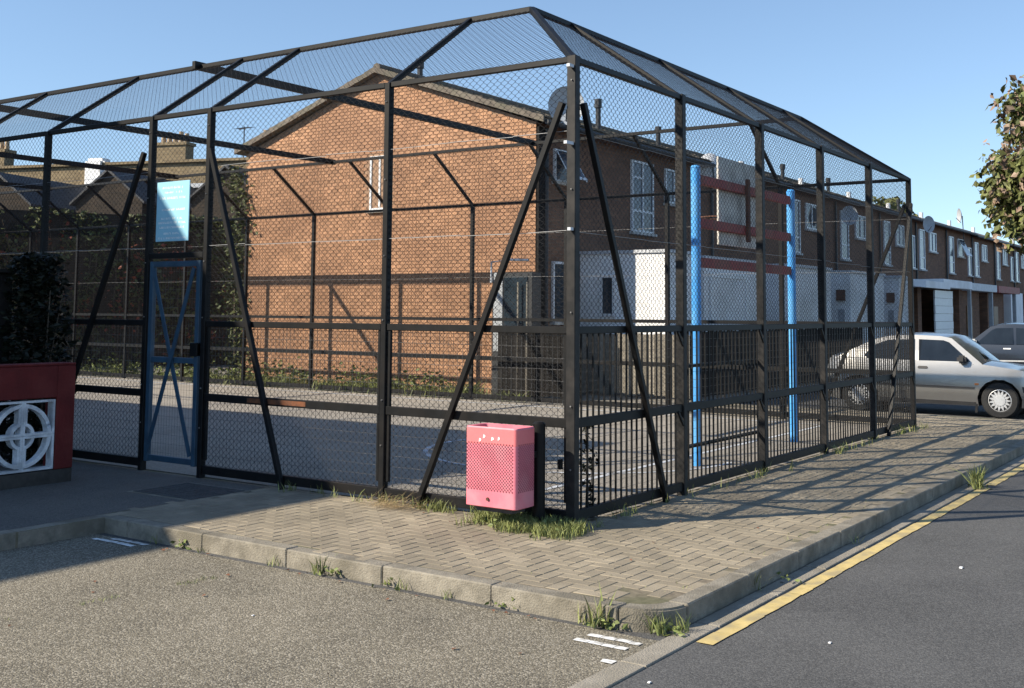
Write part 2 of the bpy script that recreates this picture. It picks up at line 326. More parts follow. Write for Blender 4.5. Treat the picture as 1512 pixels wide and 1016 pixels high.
# ------------------------------------------------------------------ the cage
H, H2, H1, HR, D, LX, LY = 3.78, 1.556, .81, 4.67, 1.25, 9.9, 25.3
XS = [0, 1.98, 3.96, 5.92, 7.9, 9.9]; YS = [0, 1.99, 4.43, 5.37, 7.31, 9.3, 11.3, 13.3, 15.3, 17.3, 19.3, 21.3, 23.3, 25.3]
YF = [2.06, 4.13, 6.2, 8.36, 10.5, 12.65, 14.75, 16.85, 19., 21.1, 23.2, 25.3]
cage = thing('ball_court_cage', 'tall black steel and chain link cage round the ball court, with sloping mesh roof edges', 'cage')
def bar(name, p, q, a, b=None, up=(0, 0, 1), m='steel'): return MB().bar(p, q, a, b, up).obj(name, M[m], cage, bevel=.004)
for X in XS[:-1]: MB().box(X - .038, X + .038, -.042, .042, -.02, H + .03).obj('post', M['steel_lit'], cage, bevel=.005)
for Y in YS[1:]: MB().box(-.035, .035, Y - .031, Y + .031, -.02, H + .02).obj('post', M['steel'], cage, bevel=.005)
for Y in [0] + YF: MB().box(LX - .035, LX + .035, Y - .035, Y + .035, -.02, H + .02).obj('post', M['steel'], cage, bevel=.005)
def rail_set(a, bb, gatehole=False):
    a = Vector(a); bb = Vector(bb); z = Vector((0, 0, 1)); d = (bb - a).normalized(); a2 = a + d * .037; b2 = bb - d * .037
    bar('top_rail', a2 + z * H, b2 + z * H, .05)
    if gatehole: bar('gate_head', a2 + z * 2.27, b2 + z * 2.27, .06, .06); return
    bar('middle_rail', a2 + z * H2, b2 + z * H2, .05, .06); bar('lower_rail', a2 + z * H1, b2 + z * H1, .05, .075); bar('base_rail', a2 + z * .08, b2 + z * .08, .05, .085)
for i in range(5): rail_set((XS[i], 0, 0), (XS[i + 1], 0, 0))
for i in range(13): rail_set((0, YS[i], 0), (0, YS[i + 1], 0), i == 2)
yf = [0] + YF
for i in range(12): rail_set((LX, yf[i], 0), (LX, yf[i + 1], 0))
rail_set((0, LY, 0), (LX, LY, 0))
# panel side frames on the near wall
for i in (0, 1):
    for s_, e in ((YS[i] + .06, 1), (YS[i + 1] - .06, -1)): bar('panel_stile', (.0, s_, .18), (.0, s_, H2 - .03), .03, .03)
# ring and rafters
ring = [(D, D, HR), (LX - D, D, HR), (LX - D, LY - D, HR), (D, LY - D, HR)]
cor = [(0, 0, H), (LX, 0, H), (LX, LY, H), (0, LY, H)]
for i in range(4):
    bar('ring_beam', ring[i], ring[(i + 1) % 4], .05, .055); bar('hip_rafter', cor[i], ring[i], .05, .06)
for X in XS[1:-1]: bar('rafter', (X, 0, H), (X if D < X < LX - D else (D if X < D else LX - D), D, HR), .045, .055)
for Y in YS[1:-1]: bar('rafter', (0, Y, H), (D, Y, HR), .045, .055)
for Y in YF[:-1]: bar('rafter', (LX, Y, H), (LX - D, Y, HR), .045, .055)
for Y in (6.14, 10.98, 15.8, 20.6): bar('cross_beam', (D - .1, Y, HR + .01), (LX - D + .1, Y, HR + .01), .06, .10)
# braces
for p, q in (((0.075, -.05, 3.42), (1.53, -.06, 0)), ((-.05, .075, 3.42), (-.06, 1.55, 0)), ((-.055, 4.36, 3.36), (-.06, 3.2, 0)), ((-.055, 5.44, 3.40), (-.06, 6.95, 0)), ((LX - .06, -.05, 3.40), (LX - 1.5, -.06, 0)), ((LX + .06, .075, 3.4), (LX + .06, 1.5, 0))):
    bar('brace', p, q, .05, .05)
# small corner gussets on the road side rails
for X in XS[1:]:
    for zz in (H2, H1): bar('gusset', (X - .03, -.03, zz - .16), (X - .14, -.03, zz - .03), .02, .03)
# vertical railing bars
bmesh_bar = MB().box(-.007, .007, -.007, .007, .1, H2 - .02).mesh('railing_bar', M['steel'])
for i in range(5):
    n = 20; x0, x1 = XS[i] + .04, XS[i + 1] - .04
    for k in range(1, n): link('railing_bar', bmesh_bar, cage, (x0 + (x1 - x0) * k / n + R.uniform(-.004, .004), R.uniform(-.003, .003), 0))
# odd thin extra rails seen in the second and third bays
bar('spare_rail', (2.02, .05, .42), (3.92, .05, .42), .03, .035); bar('spare_rail', (2.02, .05, 1.19), (3.92, .05, 1.19), .03, .03)

# wire netting
class Wire:
    def __init__(s): s.P = []; s.Q = []
    def seg(s, p, q): s.P.append(p); s.Q.append(q)
    def build(s, name, m, par, rad):
        V = []; F = []
        for p, q in zip(s.P, s.Q):
            p = Vector(p); q = Vector(q); d = q - p; a = d.orthogonal().normalized(); b = d.normalized().cross(a); n = len(V)
            o = [a * rad, (a * -.5 + b * .866) * rad, (a * -.5 - b * .866) * rad]
            V += [p + k for k in o] + [q + k for k in o]
            F += [(n, n + 1, n + 4, n + 3), (n + 1, n + 2, n + 5, n + 4), (n + 2, n, n + 3, n + 5)]
        me = bpy.data.meshes.new(name); me.from_pydata(V, [], F); me.materials.append(m); me.shade_smooth()
        return link(name, me, par, kind='stuff')
def zig(wr, o, uu, w_, h_, pitch=.074, vp=.061):        # real zigzag chain link on a rectangle
    o = Vector(o); uu = Vector(uu); z = Vector((0, 0, 1)); nr = uu.cross(z) * .004; n = int(w_ / (pitch / 2)); m = int(h_ / (vp / 2)); hp = pitch / 2; tw = .012
    sag = [R.uniform(-.004, .004) for _ in range(m + 2)]
    for i in range(0, n, 1):
        if i % 1: continue
        prev = None
        for j in range(m + 1):
            s_ = (i + j) % 2
            # each wire i swings between column i and i+1
            if i % 2 == 0: col = i + (1 if j % 2 else 0) * 1
            else: col = i + (0 if j % 2 else 1) * 1 - 0
            if i % 2 == 1: col = i + (1 if j % 2 == 0 else 0)
            zz = min(j * vp / 2 + sag[j] * .4, h_)
            a = o + uu * min(max(col * hp, 0), w_) + z * max(zz - tw / 2, 0) + nr * (1 if s_ else -1)
            b = o + uu * min(max(col * hp, 0), w_) + z * min(zz + tw / 2, h_) + nr * (1 if s_ else -1)
            if prev is not None: wr.seg(prev, a)
            wr.seg(a, b); prev = b
def diag(wr, poly, uu, vv, pitch=.070):                  # straight crossing wires clipped to a convex polygon
    poly = [Vector(p) for p in poly]; o = poly[0]; uu = Vector(uu).normalized(); vv = Vector(vv).normalized()
    P2 = [((p - o).dot(uu), (p - o).dot(vv)) for p in poly]
    for sgn in (1, -1):
        cs = [x - sgn * y for x, y in P2]; c = math.floor(min(cs) / pitch) * pitch + pitch * .37
        while c < max(cs):
            ts = []
            for i in range(len(P2)):
                (x0, y0), (x1, y1) = P2[i], P2[(i + 1) % len(P2)]; d0 = x0 - sgn * y0 - c; d1 = x1 - sgn * y1 - c
                if (d0 < 0) != (d1 < 0): k = d0 / (d0 - d1); ts.append((x0 + (x1 - x0) * k, y0 + (y1 - y0) * k))
            if len(ts) >= 2:
                a, b = ts[0], ts[1]; off = uu.cross(vv) * (.002 * sgn)
                if abs(a[1] - b[1]) > .01: wr.seg(o + uu * a[0] + vv * a[1] + off, o + uu * b[0] + vv * b[1] + off)
            c += pitch
Z = (0, 0, 1)
wn = Wire()
zig(wn, (0, 7.31, .12), (0, -1, 0), 7.31 - 5.37, H - .14); zig(wn, (0, 4.43, .12), (0, -1, 0), 4.43, H - .14)
zig(wn, (0, 5.37, 2.3), (0, -1, 0), .94, H - 2.32)
zig(wn, (0, 0, H2 + .03), (1, 0, 0), LX, H - H2 - .05)
wn.build('chain_link_netting', M['wire'], cage, .0019)
wf = Wire()
diag(wf, [(0, 7.31, .17), (0, LY, .17), (0, LY, H), (0, 7.31, H)], (0, 1, 0), Z)
diag(wf, [(LX, 0, .17), (LX, LY, .17), (LX, LY, H), (LX, 0, H)], (0, 1, 0), Z)
diag(wf, [(0, LY, .17), (LX, LY, .17), (LX, LY, H), (0, LY, H)], (1, 0, 0), Z)
sl = lambda a, b: (Vector(b) - Vector(a)).normalized()
diag(wf, [(0, 0, H), (LX, 0, H), (LX - D, D, HR), (D, D, HR)], (1, 0, 0), sl((0, 0, H), (0, D, HR)))
diag(wf, [(0, LY, H), (0, 0, H), (D, D, HR), (D, LY - D, HR)], (0, -1, 0), sl((0, 0, H), (D, 0, HR)))
diag(wf, [(LX, 0, H), (LX, LY, H), (LX - D, LY - D, HR), (LX - D, D, HR)], (0, 1, 0), sl((LX, 0, H), (LX - D, 0, HR)))
diag(wf, [(LX, LY, H), (0, LY, H), (D, LY - D, HR), (LX - D, LY - D, HR)], (-1, 0, 0), sl((0, LY, H), (0, LY - D, HR)))
wf.build('far_netting', M['wire'], cage, .0019)
wm = Wire()                                              # welded mesh on the lower panels
for i in range(5):
    if i == 2: continue
    y0, y1 = YS[i] + .05, YS[i + 1] - .05; n = int((y1 - y0) / .05)
    for k in range(n + 1): yy = y0 + (y1 - y0) * k / n; wm.seg((.014, yy, .1), (.014, yy, H2 - .03))
    for k in range(16):
        zz = .13 + k * .092; q = y0
        while q < y1 - .01:
            q2 = min(y1, q + .3); wm.seg((.02, q, zz + R.uniform(-.003, .003)), (.02, q2, zz + R.uniform(-.003, .003))); q = q2
for k in range(18): zz = .2 + k * .078; wm.seg((.03, .016, zz), (LX - .03, .016, zz))
wm.build('welded_mesh', M['weld'], cage, .0018)
wt = Wire()
for zz in (2.36, 3.18):
    for (a, b) in (((-.012, 4.4, zz), (-.012, .05, zz)), ((.05, -.012, zz), (LX, -.012, zz)), ((-.012, 12, zz), (-.012, 5.4, zz)), ((LX, 0, zz), (LX, LY, zz))):
        a, b = Vector(a), Vector(b)
        for k in range(8): wt.seg(a + (b - a) * (k / 8) + Vector((0, 0, R.uniform(-.01, .01))), a + (b - a) * ((k + 1) / 8) + Vector((0, 0, R.uniform(-.01, .01))))
wt.build('strain_wire', M['thinwire'], cage, .0026)
# pale clips on the corner post
cl = MB()
for zz, s_ in ((3.70, .05), (3.06, .09), (2.36, .03)): cl.box(-.06 - s_, -.043, -.03, .0, zz, zz + .025)
cl.obj('clips', M['lead'], cage, kind='stuff')
bt = MB()
for Y in YS[1:5]:
    for zz in (3.62, 2.9, 2.2, 1.62, .9, .5): bt.tube([(-.036, Y + R.uniform(-.01, .01), zz), (-.046, Y, zz)], .007, 6)
for zz in (3.6, 2.7, 1.7, .95, .45): bt.tube([(-.043, -.01, zz), (-.052, -.01, zz)], .007, 6)
bt.obj('bolts', M['boltgrey'], cage, kind='stuff')
MB().box(-.0275, -.0255, 2.95, 3.75, .79, .835).obj('rust_patch', M['rustor'], cage)
MB().box(-.02, .02, .10, .13, .44, .52).obj('bolt_box', M['steel'], cage, bevel=.004)
# gate leaf
gate = MB()
y0, y1 = 4.50, 5.31
for yy in (y0 + .03, y1 - .03): gate.box(-.03, .02, yy - .03, yy + .03, .1, 2.21)
for zz in (2.18, 1.17, .14): gate.box(-.025, .015, y0 + .06, y1 - .06, zz - .03, zz + .03)
gl = gate.obj('gate', M['gateblue'], cage, bevel=.004)
b = MB(); b.bar((-.036, y1 - .07, 2.13), (-.036, y0 + .07, .2), .012, .05); b.obj('cross_bar', M['gateblue'], gl)
b = MB(); b.bar((-.05, y0 + .07, 2.13), (-.05, y1 - .07, .2), .012, .05); b.obj('cross_bar', M['gateblue'], gl)
b = MB().box(-.045, .03, y0 + .0, y0 + .11, 1.22, 1.36); b.obj('lock_box', M['steel'], gl, bevel=.004)
wg = Wire()
for k in range(17): yy = y0 + .06 + k * .043; wg.seg((0, yy, .17), (0, yy, 2.15))
for k in range(21): zz = .2 + k * .095; wg.seg((.006, y0 + .06, zz), (.006, y1 - .06, zz))
wg.build('gate_mesh', M['weld'], gl, .0012)
# notice on the netting over the gate
sg = thing('notice_board', 'pale blue notice with rows of white lettering fixed to the netting above the gate', 'sign', (-.03, 4.96, 2.74))
MB().box(-.008, .004, -.265, .265, -.32, .32).obj('panel', M['sign'], sg, bevel=.004)
lt = MB()
for zz, ha, hb, sz in ((.255, .17, .16, .022), (.205, .13, .14, .02), (.145, .205, .2, .024), (.02, .17, .2, .022), (-.075, .18, .15, .02), (-.12, .22, .22, .022), (-.17, .2, .2, .022), (-.235, .13, .11, .02), (-.285, .24, .23, .02)):
    y = ha
    while y > -hb:
        wd = R.uniform(.01, .018)
        if R.random() > .16:                              # letter-like strokes, unreadable at this size in the photograph
            k = R.choice('IEOLT')
            y_ = y - wd
            lt.quad((-.0095, y, zz - sz / 2), (-.0095, y - .006, zz - sz / 2), (-.0095, y - .006, zz + sz / 2), (-.0095, y, zz + sz / 2))
            if k in 'EOT': lt.quad((-.0095, y, zz + sz / 2 - .006), (-.0095, y_, zz + sz / 2 - .006), (-.0095, y_, zz + sz / 2), (-.0095, y, zz + sz / 2))
            if k in 'ELO': lt.quad((-.0096, y, zz - sz / 2), (-.0096, y_, zz - sz / 2), (-.0096, y_, zz - sz / 2 + .006), (-.0096, y, zz - sz / 2 + .006))
            if k == 'O': lt.quad((-.0097, y_ + .004, zz - sz / 2), (-.0097, y_, zz - sz / 2), (-.0097, y_, zz + sz / 2), (-.0097, y_ + .004, zz + sz / 2))
            if k == 'E': lt.quad((-.0097, y, zz - .002), (-.0097, y_ + .003, zz - .002), (-.0097, y_ + .003, zz + .002), (-.0097, y, zz + .002))
        y -= wd + .006
lt.obj('lettering', M['signtx'], sg, kind='stuff')

# ------------------------------------------------------------------ basketball goal
gt = thing('goal_frame', 'two sky blue posts joined by maroon boards carrying a grey backboard', 'goal', (5.35, .75, 0))
for X in (3.9, 6.88):
    MB().tube([(X - 5.35, 0, 0), (X - 5.35, 0, 3.36)], .055, 16).obj('post', M['blue'], gt, smooth=True)
    MB().tube([(X - 5.35, 0, 3.36), (X - 5.35, 0, 3.385)], [.060, .04], 16).obj('post_cap', M['blue'], gt, smooth=True)
for zz in (3.23, 2.73, 2.28): MB().box(-1.37, 1.45, -.03, .04, zz - .055, zz + .055).obj('crossbar', M['maroon'], gt, bevel=.006)
MB().box(-.72, .62, .045, .07, 2.52, 3.58).obj('backboard', M['board'], gt, bevel=.003)
b = MB().bar((-.06, -.05, 2.58), (-.06, -.05, 3.36), .07, .04, up=(0, 1, 0)); b.obj('hoop_bracket', M['rust'], gt, bevel=.004)
MB().tube([(-.06 + .23 * math.cos(a * math.pi / 12), .36 + .23 * math.sin(a * math.pi / 12), 2.9) for a in range(25)], .009, 6).obj('hoop', M['rust'], gt, smooth=True)

# ------------------------------------------------------------------ litter bin on its post
bn = thing('litter_bin', 'faded pink perforated metal litter bin on a black post at the cage corner', 'bin', (-.415, .415, 0))
w2, d2, z0, z1 = .245, .135, .185, .80
def rrect(hx, hy, rr, n=5):
    o = []
    for sx, sy, a0 in ((1, 1, 0), (-1, 1, 90), (-1, -1, 180), (1, -1, 270)):
        for k in range(n + 1): a = math.radians(a0 + 90 * k / n); o.append((sx * (hx - rr) + rr * math.cos(a), sy * (hy - rr) + rr * math.sin(a)))
    return o
prof = rrect(d2, w2, .03); N = len(prof); sh = MB()
levels = [(z0 - .012, .90), (z0, 1), (z0 + .01, 1), (.35, 1), (.6, 1), (z1 - .008, 1), (z1, .985), (z1 - .004, .93), (z1 - .35, .92), (z1 - .35, .0)]
for zz, q in levels:
    for px, py in prof: sh.v.append((px * q if q < .9 or q == 1 else px - math.copysign((1 - q) * .3, px), py * q if q < .9 or q == 1 else py - math.copysign((1 - q) * .3, py), zz))
for l in range(len(levels) - 1):
    for i in range(N): j = (i + 1) % N; sh.f.append((l * N + i, l * N + j, (l + 1) * N + j, (l + 1) * N + i))
sh.f.append(tuple(reversed(range(N))))
sh.obj('shell', M['pink'], bn, smooth=True)
bd = MB(); o_ = [(px * 1.004, py * 1.004) for px, py in prof]
for i in range(N):
    j = (i + 1) % N; bd.quad((*o_[i], .665), (*o_[j], .665), (*o_[j], z1 - .012), (*o_[i], z1 - .012))
bd.obj('upper_band', M['coral'], bn, smooth=True)
ho = MB()
def hole(c, ax, ay, s_=.0075):
    c = Vector(c); ho.quad(*[c + Vector(ax) * (s_ * math.cos(a * math.pi / 3)) + Vector(ay) * (s_ * 1.2 * math.sin(a * math.pi / 3)) for a in range(6)])
for r_ in range(27):
    zz = .315 + r_ * .0137
    for k in range(16): hole((-d2 - .0022, -w2 + .035 + k * .028 + (.014 if r_ % 2 else 0), zz), (0, -1, 0), Z, .0066)
    for k in range(8): hole((-d2 + .035 + k * .028 + (.014 if r_ % 2 else 0), -w2 - .0015, zz), (1, 0, 0), Z, .0066)
ho.obj('perforations', M['pink_dark'], bn, kind='stuff')
kb = MB().tube([(-d2 - .012, .02, .245), (-d2, .02, .245)], .013, 10); kb.obj('lock', M['rust'], bn)
MB().box(-.08, .10, -.17, .17, .14, .172).obj('liner_base', M['iron'], bn)
db = MB()
for a, b_, c_ in ((.06, .72, .012), (-.02, .705, .014), (-.08, .71, .01), (.1, .69, .012)): db.quad((-d2 - .004, a - c_, b_), (-d2 - .002, a + c_, b_ - .01), (-d2 - .002, a + c_ * .6, b_ + .02), (-d2 - .002, a - c_ * .8, b_ + .014))
db.obj('paint_chip', M['litter'], bn)
MB().tube([(.245, -.205, -.02), (.245, -.205, .81), (.245, -.205, .825)], [.052, .052, .035], 16).obj('post', M['steel'], bn, smooth=True)
MB().box(.13, .20, -.22, -.12, .55, .60).obj('post_bracket', M['steel'], bn)

# ------------------------------------------------------------------ red garden wall with screen blocks
rw = thing('garden_wall', 'dark red painted wall with a panel of white pierced screen blocks', 'wall', (-.92, 5.25, 0))
b = MB(); b.box(-.20, 0, 0, .2, .13, 1.14); b.box(-4.6, -.20, 0, .2, .83, 1.14); b.obj('wall', M['red'], rw, bevel=.008)
MB().box(-4.6, -.002, .01, .19, -.02, .128).obj('plinth', M['plinth'], rw)
MB().box(-4.62, .0, .0, .2, 1.142, 1.165).obj('coping', M['red'], rw, bevel=.006)
def screen_block(sx, sz):                                 # quarter of the round motif; arcs centred on the inner corner
    s_ = .335; o = MB(); t_ = .022; y0, y1 = .015, .105
    o.box(0, s_, y0, y1, 0, t_); o.box(0, s_, y0, y1, s_ - t_, s_); o.box(0, t_, y0, y1, t_, s_ - t_); o.box(s_ - t_, s_, y0, y1, t_, s_ - t_)
    for ro, ri in ((.305, .268), (.128, .098)):
        for k in range(10):
            a0, a1 = [math.pi / 2 * q / 10 for q in (k, k + 1)]
            pts = [(ri * math.cos(a0), 0, ri * math.sin(a0)), (ro * math.cos(a0), 0, ro * math.sin(a0)), (ro * math.cos(a1), 0, ro * math.sin(a1)), (ri * math.cos(a1), 0, ri * math.sin(a1))]
            o.prism([(p[0], y0 + .004, p[2]) for p in pts], (0, y1 - y0 - .008, 0))
    o.bar((.128, (y0 + y1) / 2, .05), (.19, (y0 + y1) / 2, .19), .03, .06) if 0 else o
    o.box(.0, .045, y0 + .007, y1 - .007, .11, .29)
    vs = []
    for (xx, yy, zz) in o.v: vs.append((xx if sx else s_ - xx, yy, zz if sz else s_ - zz))
    o.v = vs; return o.mesh('screen_block', M['block'], smooth=True)
sb = {(a, b): screen_block(a, b) for a in (0, 1) for b in (0, 1)}
for k in range(12):
    for j in range(2): link('screen_block', sb[(1 if k % 2 == 0 else 0, j)], rw, (-.205 - .337 * (k + 1), 0, .14 + .338 * j))

def leaves(mb, pts, size, tilt=None, droop=0):           # folded leaf pairs
    for p in pts:
        p = Vector(p); a = R.uniform(0, 6.283); up = Vector((R.gauss(0, .5), R.gauss(0, .5), R.gauss(.3, .5)))
        d = Vector((math.cos(a), math.sin(a), R.gauss(-droop, .35))).normalized(); s_ = d.cross(up).normalized() if d.cross(up).length > .01 else Vector((1, 0, 0))
        nn = d.cross(s_); l = size * R.uniform(.6, 1.25); h = l * .32; t = R.random()
        mb.quad(p, p + d * l * .5 + s_ * h + nn * h * .3, p + d * l, p + d * l * .5); mb.quad(p, p + d * l * .5, p + d * l, p + d * l * .5 - s_ * h + nn * h * .3); mb.c += [t, t]
def blades(mb, x, y, z, n, rad, h):
    for _ in range(n):
        a = R.uniform(0, 6.28); q = rad * math.sqrt(R.random()); bx, by = x + q * math.cos(a), y + q * math.sin(a); hh = h * R.uniform(.4, 1.2)
        lx, ly = R.gauss(0, .45) * hh, R.gauss(0, .45) * hh; w_ = hh * .028 + .0012; an = R.uniform(0, 3.14); cx, cy = math.cos(an) * w_, math.sin(an) * w_; t = R.random()
        mb.quad((bx - cx, by - cy, z), (bx + cx, by + cy, z), (bx + lx * .4 + cx * .7, by + ly * .4 + cy * .7, z + hh * .6), (bx + lx * .4 - cx * .7, by + ly * .4 - cy * .7, z + hh * .6))
        mb.quad((bx + lx * .4 - cx * .7, by + ly * .4 - cy * .7, z + hh * .6), (bx + lx * .4 + cx * .7, by + ly * .4 + cy * .7, z + hh * .6), (bx + lx, by + ly, z + hh)); mb.c += [t, t]
# shed and bush behind the red wall
shed = thing('shed', 'low black timber shed in shadow behind the red wall', 'shed', (-.62, 6.9, 0))
MB().box(-3.2, -.015, .03, 1.2, 0, 2.09).obj('wall', M['timber_dark'], shed)
sm = MB().box(-.07, .07, -.012, .03, .02, 2.08).mesh('board', M['timber_dark'], bevel=.004)
for k in range(22): link('board', sm, shed, (-.085 - .145 * k, 0, 0))
MB().box(-3.3, .05, -.08, 1.25, 2.092, 2.13).obj('roof', M['timber_dark'], shed)
bu = thing('bush', 'dark leafy bush in shadow beside the black shed', 'bush', (-.42, 6.75, 0))
lb = MB(); pts = []
for _ in range(4200):
    a = R.uniform(0, 6.28); zz = R.uniform(0, 2.3); rr = (.34 - .1 * abs(zz - 1.0)) * R.uniform(.3, 1.05); pts.append((rr * math.cos(a) * 1.25, rr * math.sin(a), zz))
leaves(lb, pts, .09); lb.obj('foliage', M['dleaf'], bu)  # leaf colour lowered to near black to stand for deep shade
tb = MB()
for _ in range(5): tb.tube([(R.gauss(0, .05), R.gauss(0, .05), 0), (R.gauss(0, .15), R.gauss(0, .15), 1.9)], [.018, .005], 5)
tb.obj('stem', M['bark'], bu)

# ------------------------------------------------------------------ terrace houses
YFR, YBK, ZE, ZR, YR = 7.9, 16.5, 5.62, 7.12, 12.2
def window(par, x0, x1, z0, z1, y, facing='-y', mull=1, low=False, openv=False, ww=.05, m='whitep', pane='netglass'):
    fr = MB(); dp = .06
    B = (lambda a, b, c, d, e=0: fr.box(a, b, y - dp + e, y + .01, c, d)) if facing == '-y' else (lambda a, b, c, d, e=0: fr.box(y - dp + e, y + .01, a, b, c, d))
    B(x0, x1, z0, z0 + ww); B(x0, x1, z1 - ww, z1); B(x0, x0 + ww, z0 + ww, z1 - ww); B(x1 - ww, x1, z0 + ww, z1 - ww)
    for k in range(mull): xm = x0 + (x1 - x0) * (k + 1) / (mull + 1); B(xm - ww / 2, xm + ww / 2, z0 + ww, z1 - ww, .004)
    if low: B(x0 + ww, x1 - ww, z0 + (z1 - z0) * .28, z0 + (z1 - z0) * .28 + ww, .006); B(x0 + ww, x0 + (x1 - x0) * .5, z1 - (z1 - z0) * .25, z1 - (z1 - z0) * .25 + ww, .008)
    fo = fr.obj('window', M[m], par)
    p = MB()
    if facing == '-y': p.box(x0 + .01, x1 - .01, y - dp + .03, y + .005, z0 + .01, z1 - .01)
    else: p.box(y - dp + .03, y + .005, x0 + .01, x1 - .01, z0 + .01, z1 - .01)
    p.obj('pane', M[pane], fo)
    sl_ = MB()
    if facing == '-y': sl_.box(x0 - .05, x1 + .05, y - .12, y + .01, z0 - .06, z0 - .002)
    else: sl_.box(y - .12, y + .01, x0 - .05, x1 + .05, z0 - .06, z0 - .002)
    sl_.obj('sill', M['stone'], fo)
    if openv:
        k = MB(); zt, zb = z1 - .03, z0 + .05; ou = .35
        for a, b in ((x0 + .03, x0 + .08), (x1 - .08, x1 - .03)): k.prism([(a, y - dp, zt), (b, y - dp, zt), (b, y - dp - ou, zb), (a, y - dp - ou, zb)], (0, -.02, -.03))
        k.prism([(x0 + .03, y - dp - ou, zb), (x1 - .03, y - dp - ou, zb), (x1 - .03, y - dp - ou + .03, zb + .06), (x0 + .03, y - dp - ou + .03, zb + .06)], (0, -.03, 0))
        k.obj('open_sash', M[m], fo)
        MB().quad((x0 + .08, y - dp - .01, zt), (x1 - .08, y - dp - .01, zt), (x1 - .08, y - dp - ou - .01, zb + .02), (x0 + .08, y - dp - ou - .01, zb + .02)).obj('open_pane', M['netglass'], fo)
    return fo
def roof(par, x0, x1, tiles=True, step=0):
    r_ = MB(); e = YFR - .28; ze = ZE - .05 + step; t_ = .10; zr = ZR + step; bk = YBK + .28
    for ya, za, yb, zb in ((e, ze, YR, zr), (bk, ze, YR, zr)):
        r_.prism([(x0, ya, za), (x0, yb, zb), (x0, yb, zb + t_), (x0, ya, za + t_)], (x1 - x0, 0, 0))
    ro = r_.obj('roof', M['tile'], par)
    if tiles:
        tm = MB(); k = (ZR - ZE + .05) / (YR - e); n = 15; L_ = math.hypot(YR - e, ZR - ZE + .05); dy = (YR - e) / n
        xx = x0
        while xx < x1 - .02:
            x2 = min(xx + .33, x1)
            for j in range(n):
                ya = e + dy * j - .04; za = ze + t_ + k * (ya - e); yb = ya + dy + .06; zb = ze + t_ + k * (yb - e); o_ = .035 + R.uniform(-.008, .01)
                tm.prism([(xx + .004, ya, za + o_ - .022), (xx + .004, yb, zb + .004), (xx + .004, yb, zb + .016), (xx + .004, ya, za + o_)], (x2 - xx - .008, 0, 0))
            xx = x2
        tm.obj('roof_tiles', M['tile'], ro, kind='stuff')
        rd = MB(); xx = x0
        while xx < x1 - .02: x2 = min(xx + .45, x1); rd.tube([(xx + .01, YR, zr + .12), (x2 - .01, YR, zr + .12)], .11, 8); xx = x2
        rd.obj('ridge_tiles', M['tile'], ro, kind='stuff')
    g_ = MB().tube([(x0 + .01, e - .05, ze + .01), (x1 - .01, e - .05, ze + .01)], .055, 8); g_.obj('gutter', M['gutterp'], par)
    return ro
def flue(par, x, y, z, h=.55): MB().tube([(x, y, z - .3), (x, y, z + h * .62), (x, y, z + h * .63), (x, y, z + h)], [.07, .07, .10, .10], 10).obj('flue', M['gutterp'], par)
# gable house
h0 = thing('end_house', 'end of terrace house with the sunlit orange brick gable facing the court', 'house', (0, 0, 0), 0, 'brick terrace houses')
GX = 11.45
MB().prism([(GX + .02, YFR, -.05), (GX + .02, YBK, -.05), (GX + .02, YBK, ZE), (GX + .02, YR, ZR), (GX + .02, YFR, ZE)], (19.8 - GX - .02, 0, 0)).obj('wall', M['hbrick'], h0)
MB().prism([(GX + .012, YFR + .01, 0), (GX + .012, YBK - .01, 0), (GX + .012, YBK - .01, ZE), (GX + .012, YR, ZR), (GX + .012, YFR + .01, ZE)], (.012, 0, 0)).obj('mortar_bed', M['mortar'], h0)
roof(h0, GX - .13, 19.8)
b = MB()                                                  # verge tiles along the gable
for sgn, e in ((1, YFR - .3), (-1, YBK + .3)):
    n = 15
    for k in range(n):
        ya = e + (YR - e) * k / n; yb = e + (YR - e) * (k + 1) / n; za = ZE - .05 + (ZR - ZE + .05) * k / n; zb = ZE - .05 + (ZR - ZE + .05) * (k + 1) / n
        b.prism([(GX - .19, ya, za + .0), (GX - .19, yb, zb + .0), (GX - .19, yb, zb + .125 + R.uniform(-.01, .012)), (GX - .19, ya, za + .135)], (.05, 0, 0))
b.obj('verge_tiles', M['tile'], h0, kind='stuff')
WY0, WY1, WZ0, WZ1 = 11.86, 12.44, 3.98, 5.22
rows = []; zz = .03; k = 0
while zz < ZR:
    y = YFR + (.1125 if k % 2 else 0) + .005
    if k % 2: rows.append((YFR + .055, zz, .5)) if zz < ZE - .1 else None
    while y < YBK - .1:
        c = y + .1075
        lim = ZE + (ZR - ZE) * min((c - .1 - YFR) / (YR - YFR), (YBK - c - .1) / (YBK - YR))
        if zz + .065 < lim - .02 and not (c + .11 > WY0 and c - .11 < WY1 and zz + .07 > WZ0 - .05 and zz < WZ1 + .01): rows.append((c, zz, 1))
        y += .225
    zz += .075; k += 1
full = sorted([q for q in rows if q[2] == 1 and q[1] > 1.6], key=lambda q: abs(q[0] - 9.2) + .6 * abs(q[1] - 3.2)); use = set((q[0], q[1]) for q in full[:296])
bmsh = MB().box(0, .02, -.1065, .1065, 0, .0645).mesh('brick', M['brick_o'])
br = MB()
for c, zz, s_ in rows:
    dx = R.uniform(-.002, .0025)
    if s_ == 1 and (c, zz) in use: link('brick', bmsh, h0, (GX + dx, c, zz))
    else: br.box(GX + dx, GX + .02, c - .1065 * s_, c + .1065 * s_, zz, zz + .0645); br.c += [R.random()] * 6
br.obj('bricks', M['brick'], h0, kind='stuff')
window(h0, WY0, WY1, WZ0, WZ1, GX + .05, '-x', mull=1, ww=.05)
window(h0, 12.1, 12.84, 4.45, 5.14, YFR, openv=True, mull=0); window(h0, 12.05, 12.8, 1.5, 2.76, YFR, mull=0, pane='glass')
